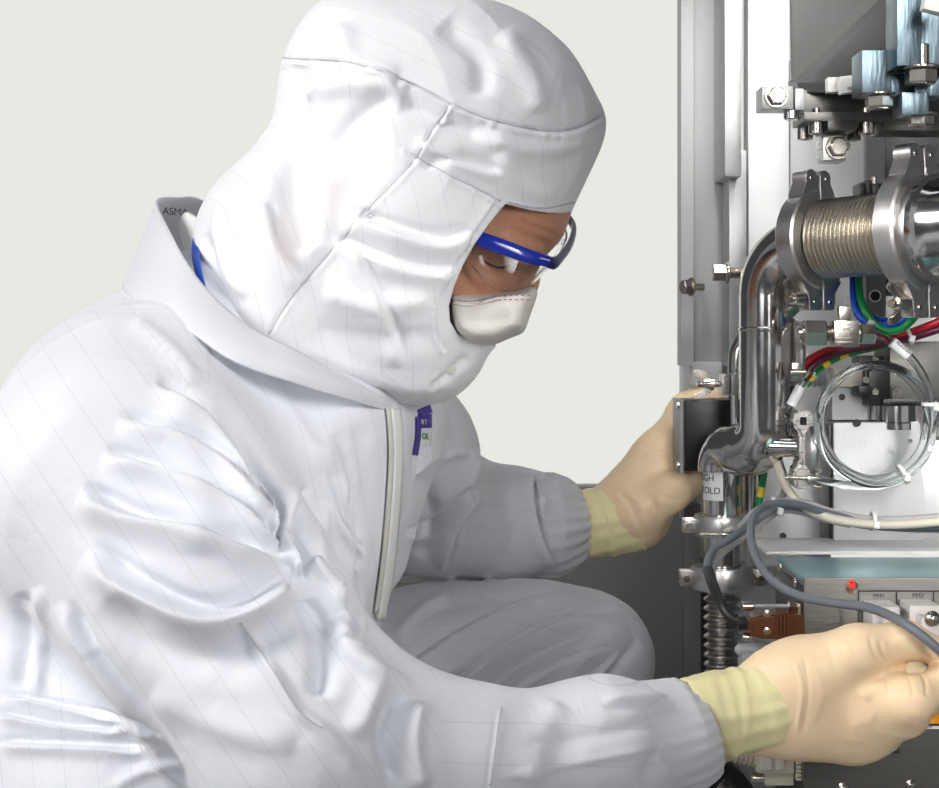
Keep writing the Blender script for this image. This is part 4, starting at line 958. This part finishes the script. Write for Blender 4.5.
MB().lathe((rx, ry, zz0), (0, 0, 1), [((zz1-zz0)*i/(NB*10), .0153+.0021*math.cos(2*math.pi*i/10)) for i in range(NB*10+1)], 44).build('convolutions', mat('dull_corrugated_steel', (.42, .40, .38), .28, 1), lb)
# small elbow behind with its clamp
se = pipe('small_elbow', 'smaller steel elbow pipe half hidden behind the large straight run', base=P(735, 380, 1.54))
MB().tube(arr((770, 335, 1.54), (752, 336, 1.54), (741, 346, 1.54), (737, 365, 1.54), (737, 440, 1.54)), .0088, 24, 8).build('tube', M_chrome, se)
sc_ = thing('pipe_clamp', 'small clamp with wing nut above the black box', 'clamp', P(730, 384, 1.53))
for x0, x1 in ((720, 728), (729, 737)): MB().box(P((x0+x1)/2, 384, 1.525), (S(x1-x0, 1.53), .024, S(21, 1.53)), None, .002).build('clamp_half', M_cast, sc_)
wing_nut(P(713, 384, 1.525), (-1, -.1, 0), (.0, .1, 1), .0120, sc_, rod=.02)
# branch clamp seen edge-on, right of the J-bend
bc = thing('pipe_clamp', 'narrow cast clamp with wing nut right of the J-bend', 'clamp', P(800, 448, 1.42))
prof = [(793, 410), (811, 411), (812, 422), (809, 428), (814, 440), (814, 455), (808, 463), (811, 470), (808, 487), (793, 488), (790, 470), (797, 462), (797, 434), (790, 424)]
MB().prism([(P(u, v, 1.42).x, P(u, v, 1.42).z) for u, v in prof], (0, 1.42, 0), (1, 0, 0), (0, 0, 1), (0, 1, 0), .026, .0025).build('clamp_half', M_steel, bc)
MB().cyl(P(802, 448, 1.42), P(815, 448, 1.42), .0225, 32).build('flange', M_cast, bc)
MB().cyl(P(803.5, 417, 1.405), P(803.5, 425, 1.405), .0028, 14).build('pin', M_black, bc)
wing_nut(P(808, 478, 1.40), (1, -.2, 0), (0, .6, 1), .0078, bc, rod=.02)
# flange parts right of the straight run
fp = thing('flange_fitting', 'steel flange edge just right of the large straight pipe', 'fitting', P(794, 350, 1.44))
MB().cyl(P(790, 352, 1.45), P(799, 352, 1.45), .031, 36).build('flange', M_cast, fp)
MB().box(P(795, 372, 1.42), (.008, .012, .016), None, .001).build('lug', M_nickel, fp)
MB().cyl(P(790, 372, 1.41), P(806, 372, 1.41), .0028, 14).build('pin', M_nickel, fp)
# gas fitting
gf_ = thing('gas_fitting', 'nickel gas tee fitting with two hex nuts below the left ring clamp', 'fitting', P(838, 333, 1.38))
MB().hexa(P(803, 333, 1.38), P(825.5, 333, 1.38), .0125).build('hex_nut', M_nickel, gf_)
MB().tube([P(798, 333, 1.38), P(834, 333, 1.38)], 1, 20, 40, rfun=lambda t: .0068+.0003*math.sin(t*120)).build('threaded_neck', M_nickel, gf_)
MB().box(P(844, 334, 1.38), (S(25, 1.38), S(25, 1.38), S(26, 1.38)), None, .001).build('tee_block', M_nickel, gf_)
MB().box(P(844, 315, 1.38), (S(12, 1.38), S(12, 1.38), S(16, 1.38)), None, .0008).build('stem', M_nickel, gf_)
MB().hexa(P(859, 334, 1.38), P(874, 334, 1.38), .0098).build('hex_nut', M_nickel, gf_)
MB().cyl(P(856, 334, 1.38), P(860, 334, 1.38), .0075).build('collar', M_nickel, gf_)
gr = MB()
for v in (325, 329, 338, 342): gr.box(P(844, v, 1.3688), (.014, .0006, .0008))
for u in (840, 844, 848): gr.box(P(u, 334, 1.3688), (.0008, .0006, .010))
gr.build('engraving', M_bolt, gf_)
# threaded posts at the left edge
tq = thing('threaded_post', 'knurled cap on a threaded post left of the upper elbow', 'post', P(735, 273, 1.56))
MB().hexa(P(712, 273, 1.54), P(727, 273, 1.54), .0088).build('cap', M_bolt, tq); MB().cyl(P(725, 273, 1.54), P(729, 273, 1.54), .0108).build('washer', M_bolt, tq)
MB().tube([P(728, 273, 1.54), P(752, 273, 1.54)], 1, 20, 60, rfun=lambda t: .0052+.0004*math.sin(t*150)).build('threaded_rod', M_bolt, tq)
hx = hex_bolt(P(692, 287, 1.585), (-1, -.35, 0), .0080, .0105, 'bolt head on the outer edge of the cabinet beside the pale background', M_bolt)

# ---- black actuator box
vb = thing('actuator_box', 'square black box held by the far glove behind the J-bend', 'box', P(705, 472, 1.56))
slab(MB(), 684.5, 400, 737, 471, 1.535, .05, .0015).build('housing', M_blk, vb)
slab(MB(), 680, 400, 684.5, 473, 1.53, .055, .0005).build('side_plate', M_gplas, vb)
for v in (405, 465): MB().cyl(P(676.5, v, 1.535), P(681, v, 1.535), .0035, 14).build('screw', M_nickel, vb)
vb2 = MB(); 
for k in range(24): vb2.box(P(683.8, 403+k*2.9, 1.529), (.0012, .001, .0012))
vb2.build('edge_teeth', M_blk, vb)
# ------------------------------------------------------------------ controller box
bx0 = P(804, 578, 1.25); bw = .42; bd = .12; bh = .30
cb = thing('controller_box', 'brushed steel controller box with teal lid and lettered front behind the near glove', 'control box', (bx0.x+bw/2, 1.31, bx0.z-bh))
MB().box((bx0.x+bw/2, 1.25+.002, bx0.z-bh/2), (bw, .004, bh), None, .0008).build('front_panel', M_front, cb)
MB().box((bx0.x+bw/2, 1.25+bd/2, bx0.z-.002), (bw-.002, bd-.004, .003), None, .0006).build('lid', M_teal, cb)
MB().box((bx0.x+.0015, 1.25+bd/2, bx0.z-bh/2-.004), (.003, bd-.006, bh-.01), None, .0006).build('side_panel', M_front, cb)
MB().box((bx0.x+.012, 1.25+.018, bx0.z-.0075), (.001, .03, .010)).build('lid_flange', M_dark, cb)
for u, v, D, l in [(781, 567, 1.345, 1), (796, 582, 1.285, 2)]:
    p = P(u, v, D); MB().lathe((bx0.x, D, p.z), (-1, 0, 0), [(0, .0045), (.001, .0042), (.0018, .002), (.002, 0)], 18).build('screw', M_nickel, cb)
def fy(u, v, off=.0004): q = P(u, v, 1.25-off); return q
def line(mb, u0, v0, u1, v1, w_=.0011):
    a = fy(u0, v0); b = fy(u1, v1); c = (a+b)/2; L = (b-a).length; mb.box(c, (max(abs(a.x-b.x), w_), .0004, max(abs(a.z-b.z), w_)))
ln_ = MB()
line(ln_, 858.5, 591, 960, 591); line(ln_, 858.5, 591, 858.5, 640); line(ln_, 896.5, 591, 896.5, 650); line(ln_, 933.5, 591, 933.5, 650); line(ln_, 858.5, 640, 858.5, 752)
line(ln_, 842, 753, 899, 751); line(ln_, 898.5, 735, 898.5, 753)
ln_.build('printed_frames', M_black, cb)
X, Zu = (1, 0, 0), (0, 0, 1)
text('PM1', fy(873, 596), X, Zu, .0046, M_black, 'lettering', cb, sx=1.15)
text('PM2', fy(912, 595.5), X, Zu, .0046, M_black, 'lettering', cb, sx=1.15)
text('ELEVATOR', fy(841, 605), (0, 0, -1), (1, 0, 0), .0046, M_black, 'lettering', cb, sx=.85)
text('SP', fy(866.5, 613), (0, 0, -1), (1, 0, 0), .0056, M_black, 'lettering', cb)
# screws, light
pan_screw(P(843, 787, 1.25), Fw, .0042, '', M_nickel, parent=cb); pan_screw(P(911, 784, 1.25), Fw, .0042, '', M_nickel, parent=cb)
led = MB().lathe(P(852, 587, 1.25), Fw, [(0, 0), (0, .0052), (.001, .005), (.0012, .003), (.0012, 0)], 24).build('lamp_bezel', M_nickel, cb)
MB().lathe(P(852, 586, 1.249), (-.1, -1, .2), [(0, .0022), (.005, .0022), (.0068, .0012), (.0072, 0)], 18).build('indicator_lamp', M_led, led)
MB().lathe(P(851.5, 582, 1.249), (-.1, -1, .2), [(0, .0016), (.004, .0016), (.0055, .001), (.006, 0)], 18).build('indicator_lamp', M_led, led)
# warning label
wl = slab(MB(), 905.5, 691, 970, 729, 1.2490, .0008, .0001).build('warning_label', M_label, cb)
def tri(mb, cx_, cy_, r, D, th): mb.prism([(P(cx_, cy_, D).x+r*math.cos(a), P(cx_, cy_, D).z+r*math.sin(a)) for a in (math.pi/2, math.pi/2+2.094, math.pi/2+4.189)], (0, D, 0), (1, 0, 0), (0, 0, 1), (0, 1, 0), th); return mb
slab(MB(), 909.5, 699, 970, 722.5, 1.2486, .0006, .0001).build('orange_panel', M_orange, wl)
tri(MB(), 931, 716, .0155, 1.2483, .0004).build('triangle_border', M_black, wl); tri(MB(), 931, 716, .0118, 1.2480, .0004).build('triangle', M_orange, wl)
bt = MB().prism([(P(u, v, 1.248).x, P(u, v, 1.248).z) for u, v in [(932, 706), (928, 714), (931, 714), (929, 721), (935, 712), (932, 712), (935, 706)]], (0, 1.2477, 0), (1, 0, 0), (0, 0, 1), (0, 1, 0), .0003).build('bolt_symbol', M_black, wl)
text('WARNING', P(908, 726.5, 1.2484), X, Zu, .0032, M_black, 'lettering', wl, sx=1.2)
# ---- plugs in the front
def plug(label, x0, x1, y0, y1, screwu=None):
    t = thing('cable_plug', label, 'plug', P((x0+x1)/2, y1, 1.235)); c = P((x0+x1)/2, (y0+y1)/2, 1.225)
    wx = S(x1-x0, 1.23); hz = S(y1-y0, 1.23)
    MB().box(c+Vector((0, .008, 0)), (wx, .03, hz), None, .002).build('shell', M_conn, t)
    MB().box(c+Vector((wx*.05, -.012, -hz*.08)), (wx*.78, .02, hz*.72), Matrix.Rotation(.1, 3, 'Y'), .003).build('boot', M_conn, t)
    MB().box(c+Vector((0, .004, hz*.36)), (wx*1.06, .012, hz*.10), None, .001).build('latch', M_conn, t)
    if screwu:
        MB().lathe(P(screwu, (y0+y1)/2-6, 1.205), (.1, -1, .1), [(0, 0), (0, .0055), (.003, .006), (.006, .0045), (.0075, .002), (.0075, 0)], 20).build('thumbscrew', M_bolt, t)
plug('pale translucent plug beneath the left printed port name, under the grey cable', 870, 898, 605, 636)
plug('pale translucent plug with dark thumbscrew held by the near fingers', 907, 938, 604, 645, 931)
# ---- bronze connector on the box's left side
dc = thing('bronze_connector', 'bronze connector on the black-sleeved grey cable left of the controller box', 'connector', P(770, 622, 1.27))
MB().prism([(P(u, v, 1.27).x, P(u, v, 1.27).z) for u, v in [(745, 615), (757, 611), (790, 609), (800, 612), (800, 632), (790, 635), (757, 634), (745, 630)]], (0, 1.262, 0), (1, 0, 0), (0, 0, 1), (0, 1, 0), .026, .0015).build('backshell', M_brown, dc)
rb = MB()
for u in (777, 780.5, 784, 787.5): rb.box(P(u, 622, 1.248), (.0014, .0016, .019))
rb.build('grip_ridges', M_brown, dc)
for v in (606, 637): MB().cyl(P(742, v, 1.262), P(753, v, 1.262), .0035, 16).build('screw_tip', M_nickel, dc); MB().cyl(P(753, v, 1.262), P(795, v, 1.262), .0016, 12).build('long_screw', M_gplas, dc)
for u, v in ((767, 614), (767, 631)): MB().lathe(P(u, v, 1.2485), Fw, [(0, .0032), (.001, .003), (.0015, .001), (.0015, 0)], 16).build('screw', M_nickel, dc)
for v in (606, 638): MB().hexa(P(788, v, 1.262), P(797, v, 1.262), .0042).build('jack_nut', M_nickel, dc)
slab(MB(), 798, 604, 801.5, 641, 1.255, .03, .0005).build('face_plate', M_nickel, dc)
MB().hexa(P(737, 623, 1.266), P(746, 622, 1.266), .0062).build('cable_gland', M_rubber, dc)
# ---- grey lever and beige connector
lv = thing('grey_latch', 'grey plastic latch arm below the bronze connector', 'latch', P(765, 665, 1.27))
MB().cyl(P(735, 650, 1.275), P(797, 648, 1.275), .0052, 20, .3).build('arm', M_gplas, lv); slab(MB(), 742, 653, 800, 690, 1.27, .02, .002).build('block', M_gplas, lv)
bg_ = thing('beige_connector', 'beige ribbed plug below the near glove, left of the controller box', 'connector', P(772, 770, 1.27))
slab(MB(), 757, 738, 795, 774, 1.262, .03, .003).build('backshell', M_cream, bg_); slab(MB(), 765, 772, 794, 786, 1.266, .025, .002).build('foot', M_cream, bg_)
rb = MB()
for k in range(9): rb.box(P(797, 744+k*4, 1.27), (.005, .02, .002), None, .0005)
rb.build('contact_ridges', M_cream, bg_)
slab(MB(), 761, 743, 772, 770, 1.2605, .002, .001).build('grip_pad', M_beige, bg_); slab(MB(), 777, 742, 784, 770, 1.2605, .002, .001).build('grip_pad', M_beige, bg_)
MB().tube([P(735, 752, 1.275), P(758, 757, 1.275)], 1, 18, 40, rfun=lambda t: .0075+.0012*(math.sin(t*32) > 0)).build('strain_relief', M_cream, bg_)
MB().cyl(P(750, 778, 1.275), P(766, 778, 1.275), .0042).build('screw', M_bolt, bg_)
cd = MB().tube(arr((737, 752, 1.275), (722, 756, 1.28), (700, 770, 1.33), (690, 810, 1.36)), .006, 16).build('cable', M_cream); tag(cd, 'thick beige cable running to the beige plug below the near cuff', 'cable')
hs = MB().tube(arr((704, 790, 1.42), (722, 770, 1.44), (745, 790, 1.46), (760, 830, 1.46)), .008, 20).build('hose', M_rubber); tag(hs, 'dark hose at the bottom edge below the near cuff', 'hose')

# ---- linear stage: motor, aluminium blocks
mo = thing('stage_motor', 'black and silver motor unit behind the clear tubing coil', 'motor', P(895, 405, 1.50))
slab(MB(), 890, 342, 990, 399, 1.475, .06, .002).build('cover', M_front, mo)
slab(MB(), 883, 399, 990, 406, 1.47, .07, .002).build('base_plate', M_blk, mo)
mb = MB(); slab(mb, 869, 371, 890, 406, 1.475, .06, .001); slab(mb, 859, 356, 885, 364, 1.47, .03, .001); slab(mb, 859, 386, 872, 396, 1.47, .03, .001); slab(mb, 865, 364, 872, 388, 1.48, .03, .001); mb.build('bracket', M_blk, mo)
for u, v in ((875, 360), (875, 392), (866, 380)): MB().lathe(P(u, v, 1.469), Fw, [(0, .0034), (.002, .003), (.002, 0)], 18).build('screw', M_nickel, mo)
MB().lathe(P(897, 394, 1.474), Fw, [(0, .006), (.001, .0056), (.001, .003), (.0004, .0025), (.0004, 0)], 24).build('screw', M_nickel, mo)
MB().lathe(P(893, 405, 1.50)+Vector((0, 0, -.022)), (0, 0, 1), [(0, .023), (.006, .023), (.007, .0215), (.022, .0215)], 36).build('coupling', M_chrome, mo)
al = thing('stage_block', 'sanded aluminium block under the motor at the right', 'block', P(880, 530, 1.48))
MB().prism([(P(u, v, 1.48).x, P(u, v, 1.48).z) for u, v in [(834, 423), (920, 422), (921, 445), (925, 500), (925, 540), (834, 540)]], (0, 1.51, 0), (1, 0, 0), (0, 0, 1), (0, 1, 0), .06, .001).build('block', M_alu, al)
slab(MB(), 832, 383, 868, 420, 1.50, .05, .001).build('upper_block', M_cab, al)
slab(MB(), 921, 440, 990, 545, 1.50, .05, .001).build('side_block', M_alu, al)
slab(MB(), 829, 425, 834, 545, 1.49, .04, .0003).build('shadow_gap_plate', M_blk, al)
MB().cyl(P(857, 423, 1.4795), P(857, 423, 1.475), .0035, 18).build('screw', M_blk, al); MB().cyl(P(910, 441, 1.4795), P(910, 441, 1.478), .0022, 14).build('screw', M_nickel, al)
MB().cyl(P(842, 397, 1.4995), P(842, 397, 1.497), .003, 18).build('screw', M_blk, al)
MB().cyl(P(783, 536, 1.5585), P(783, 536, 1.556), .0032, 18).build('rubber_grommet', M_blk, cab)
# ---- rail plate with black parts above bellows
rg = thing('sensor_block', 'small black sensor block with screws above the bellows', 'sensor', P(872, 190, 1.52))
for x0, x1, y0 in ((860, 866, 183), (866, 873, 180), (872, 884, 183)): slab(MB(), x0, y0, x1, 200, 1.50, .03, .001).build('housing', M_blk, rg)
MB().cyl(P(874, 184, 1.50), P(874, 177, 1.50), .003, 12).build('terminal', M_bolt, rg)
gp = thing('guide_plate', 'grey plate with two ringed black holes between the ring clamps', 'plate', P(874, 300, 1.52))
slab(MB(), 866, 260, 886, 345, 1.50, .02, .0006).build('plate', M_mid, gp)
for v in (296, 321): MB().lathe(P(875, v, 1.4995), Fw, [(0, .0058), (.001, .0058), (.001, .0046)], 28).build('ring', M_ptfe, gp); MB().lathe(P(875, v, 1.4995), Fw, [(0, .0046), (.0005, .0046), (.0005, 0)], 28).build('hole', M_blk, gp)
# ---- cream network plug
en = thing('network_plug', 'cream network plug with ribbed boot behind the clear tubing', 'plug', P(840, 378, 1.50))
slab(MB(), 832, 368, 866, 387, 1.49, .02, .002).build('housing', M_cream, en)
MB().tube([P(806, 380, 1.49), P(833, 377, 1.49)], 1, 18, 48, rfun=lambda t: .0055+.003*t+.0010*(math.sin(t*30) > 0)).build('boot', M_gplas, en)

# ------------------------------------------------------------------ wires, tubes and cables
def cable(name, label, pts, r, m, cat='cable', group=None):
    o = MB().tube([P(*q) for q in pts], r, 14, 10).build(name, m); return tag(o, label, cat, group)
cable('wire', 'blue wire looping lowest beneath the ring clamps', [(853, 270, 1.44), (854, 300, 1.42), (860, 317, 1.41), (878, 326, 1.40), (900, 322, 1.38), (917, 307, 1.38), (926, 290, 1.40)], .0034, M_wblue, 'wire')
cable('wire', 'second blue wire tucked just above the lower blue loop', [(856, 272, 1.45), (858, 297, 1.43), (866, 313, 1.42), (880, 320, 1.41), (900, 317, 1.39), (914, 303, 1.39), (921, 288, 1.41)], .0030, M_wblue, 'wire')
cable('wire', 'green wire looping beside the blue ones', [(859, 270, 1.43), (860, 296, 1.415), (867, 314, 1.40), (880, 328, 1.39), (895, 331, 1.38), (910, 322, 1.37), (926, 300, 1.385), (931, 286, 1.40)], .0033, M_green, 'wire')
cable('wire', 'bright red wire sweeping from the right edge down behind the straight pipe', [(955, 314, 1.40), (930, 325, 1.40), (905, 334, 1.41), (870, 341, 1.43), (838, 347, 1.44), (812, 358, 1.45), (795, 377, 1.45), (787, 400, 1.46), (784, 425, 1.47)], .0034, M_red, 'wire')
cable('wire', 'dark maroon wire running under the bright red wire', [(955, 323, 1.40), (930, 332, 1.40), (905, 339, 1.41), (870, 346, 1.43), (840, 352, 1.44), (815, 364, 1.45), (800, 382, 1.45), (791, 404, 1.46), (788, 425, 1.47)], .0036, M_maroon, 'wire')
gw = cable('wire', 'green and yellow striped wire under the maroon one', [(900, 342, 1.42), (865, 350, 1.44), (838, 358, 1.45), (818, 371, 1.46), (806, 386, 1.46)], .0028, M_green, 'wire')
gy = MB()
for k, (a, b) in enumerate([((848, 354), (840, 357)), ((830, 362), (824, 366)), ((814, 375), (810, 380))]): gy.tube([P(*a, 1.444+.005*k), P(*b, 1.446+.005*k)], .0030, 12, 3)
gy.build('yellow_stripe', M_yellow, gw)
gw2 = cable('wire', 'green and yellow earth wire hanging below the J-bend', [(766, 455, 1.50), (764, 475, 1.50), (760, 497, 1.50), (757, 520, 1.50)], .0032, M_green, 'wire')
gy = MB(); gy.tube([P(765.5, 462, 1.499), P(764.3, 472, 1.499)], .0034, 12, 3); gy.tube([P(762, 487, 1.499), P(760, 497, 1.499)], .0034, 12, 3); gy.tube([P(758.5, 508, 1.499), P(757.3, 518, 1.499)], .0034, 12, 3); gy.build('yellow_stripe', M_yellow, gw2)
# clear tubing coil
co_ = []
cx0, cy0 = 876, 424
for k in range(0, 58):
    a = math.radians(70-k*20); q = k/57; rx_ = 54+5*math.sin(q*3.2)-3*q; ry_ = 58+4*math.sin(q*5); co_.append((cx0+(rx_)*math.cos(a)+3*q, cy0-ry_*math.sin(a)-3+5*q, 1.40-.012*math.sin(q*9)-.012*q))
co_ = [(872, 335, 1.385), (884, 338, 1.385), (903, 350, 1.385), (920, 370, 1.385), (931, 395, 1.39)]+[(cx0+58*math.cos(math.radians(a))*(1), cy0-60*math.sin(math.radians(a)), 1.39) for a in (0, -30, -60, -90, -120, -150, -180, -210, -240, -270, -300, -330)]+[(cx0+53*math.cos(math.radians(a))-2, cy0-57*math.sin(math.radians(a))-2, 1.40) for a in (0, -30, -60, -90, -120, -150, -180, -210, -240, -270, -300, -330)]+[(cx0+55*math.cos(math.radians(a)), cy0-62*math.sin(math.radians(a)), 1.405) for a in (0, -30, -60, -90)]+[(845, 485, 1.41), (820, 479, 1.41), (808, 474, 1.41)]
ct = MB().tube([P(*q) for q in co_], .0036, 16, 6).build('tubing_coil', M_clear); tag(ct, 'coil of clear plastic tubing hanging in front of the motor', 'tubing')
for q0, q1 in (((892, 342), (908, 356)),): 
    a = P(*q0, 1.385); b = P(*q1, 1.385); sl_ = MB().tube([a, b], .0048, 18, 3).build('label_sleeve', M_label, ct)
    d = (b-a).normalized(); text('ALIGNER', a.lerp(b, .06)+Vector((.002, -.0052, .001)), d, (-d.z, 0, d.x), .0040, M_black, 'lettering', sl_)
cable('tube', 'short clear tube with white tag curving down beside the straight pipe', [(812, 372, 1.43), (802, 384, 1.42), (794, 398, 1.42), (789, 412, 1.43), (785, 440, 1.44)], .0032, M_clear, 'tubing')
o = MB().tube([P(801, 387, 1.42), P(791, 406, 1.42)], .0048, 16, 3).build('wire_tag', M_label); tag(o, 'white sleeve tag on the short clear tube beside the straight pipe', 'tag')
cable('cable', 'cream cable sagging from the branch clamp to the right edge', [(775, 440, 1.46), (777, 462, 1.45), (785, 485, 1.43), (803, 506, 1.42), (830, 518, 1.41), (870, 524, 1.40), (910, 524, 1.39), (960, 519, 1.38)], .0040, M_cream)
cable('cable', 'pale grey cable lying over the cream cable at the right', [(740, 528, 1.42), (755, 512, 1.42), (775, 503, 1.42), (805, 503, 1.42), (835, 513, 1.42), (870, 519, 1.41), (910, 519, 1.40), (960, 515, 1.39)], .0033, M_lgrey)
cable('cable', 'thin dark cable beneath the cream one at the right', [(800, 505, 1.44), (830, 516, 1.43), (880, 526, 1.42), (960, 524, 1.41)], .0026, M_lgrey)
cable('cable', 'thick grey cable looping down in front of the controller box to the near hand', [(960, 526, 1.40), (880, 524, 1.41), (830, 514, 1.415), (800, 505, 1.40), (780, 503, 1.39), (760, 509, 1.37), (751, 527, 1.34), (755, 555, 1.30), (772, 580, 1.25), (800, 596, 1.20), (835, 603, 1.165), (870, 608, 1.135), (900, 621, 1.105), (925, 638, 1.09), (950, 660, 1.09)], .0034, M_grey)
cable('cable', 'grey cable curving down left into the bronze connector', [(960, 530, 1.42), (870, 526, 1.425), (820, 514, 1.425), (800, 508, 1.42), (778, 508, 1.40), (758, 519, 1.39), (738, 534, 1.38), (716, 548, 1.37), (708, 562, 1.345), (710, 578, 1.32), (718, 596, 1.29)], .0034, M_grey)
cable('cable', 'second pale cable beside the grey one leading to the bronze connector', [(850, 525, 1.435), (820, 518, 1.435), (800, 512, 1.43), (780, 511, 1.415), (762, 523, 1.40), (742, 538, 1.39), (724, 552, 1.38), (713, 566, 1.355), (713, 580, 1.33)], .0030, M_lgrey)
cable('cable_sleeve', 'black heat-shrink sleeve on the grey cable above the bronze connector', [(708, 570, 1.333), (713, 585, 1.305), (721, 603, 1.28), (730, 616, 1.27), (742, 623, 1.266)], .0043, M_rubber, 'sleeve')
cable('cable', 'thin grey cable hanging beneath the branch clamp', [(779, 460, 1.48), (785, 480, 1.48), (783, 495, 1.46), (772, 504, 1.45)], .0032, M_lgrey)
cable('wire', 'orange wire passing over the warning label under the near fingers', [(928, 700, 1.235), (936, 708, 1.23), (955, 716, 1.22)], .0028, M_orange, 'wire')
def tie(label, u, v, D, ru, d):
    t = thing('cable_tie', label, 'cable tie', P(u, v, D)); d = Vector(d).normalized(); c = P(u, v, D)
    MB().lathe(c-d*.0015, d, [(0, ru), (0, ru+.001), (.003, ru+.001), (.003, ru), (0, ru)], 24).build('loop', M_ptfe, t)
    MB().box(c+Vector((.001, -ru-.001, -ru*.3)), (.005, .005, .006), Matrix.Rotation(.3, 3, 'Y'), .0008).build('head', M_ptfe, t)
tie('white cable tie round the red and maroon wires near the right', 908, 336, 1.41, .0075, (1, 0, .3))
tie('white cable tie at the left bottom of the blue and green loops', 868, 322, 1.40, .006, (1, 0, -.6))
tie('white cable tie on the right side of the clear coil', 932, 404, 1.39, .0078, (0, 0, 1))
tie('white cable tie on the lower right of the clear coil', 903, 474, 1.395, .0085, (1, 0, .55))
tie('white cable tie on the cream cable at the lower right', 873, 521, 1.405, .0078, (1, 0, 0))
tie('white cable tie on the grey cables left of the cream cable', 777, 507, 1.40, .0085, (1, 0, .5))
tie('white cable tie round the red wires beside the straight pipe', 797, 380, 1.45, .008, (-.5, 0, -1))

GROUPS = {'hex_bolt': 'hex bolts on the cabinet fittings', 'socket_screw': 'socket screws under the cross bar', 'cable_tie': 'white cable ties on the wires and tubes', 'angle_clamp': 'blue-zinc clamps at the upper right',
          'clamp_block': 'bolted blocks on the cross bar', 'pipe_clamp': 'pipe clamps on the vacuum pipework', 'cable_plug': 'plugs in the controller box front', 'wire': 'coloured wires behind the pipes', 'cable': 'cables between pipes and controller box',
          'cable_tie_mount': 'white plastic tie mounts', 'bellows_hose': 'corrugated steel bellows'}
for o in bpy.data.objects:
    k = o.name.split('.')[0]
    if o.parent is None and 'label' in o and k in GROUPS: o['group'] = GROUPS[k]
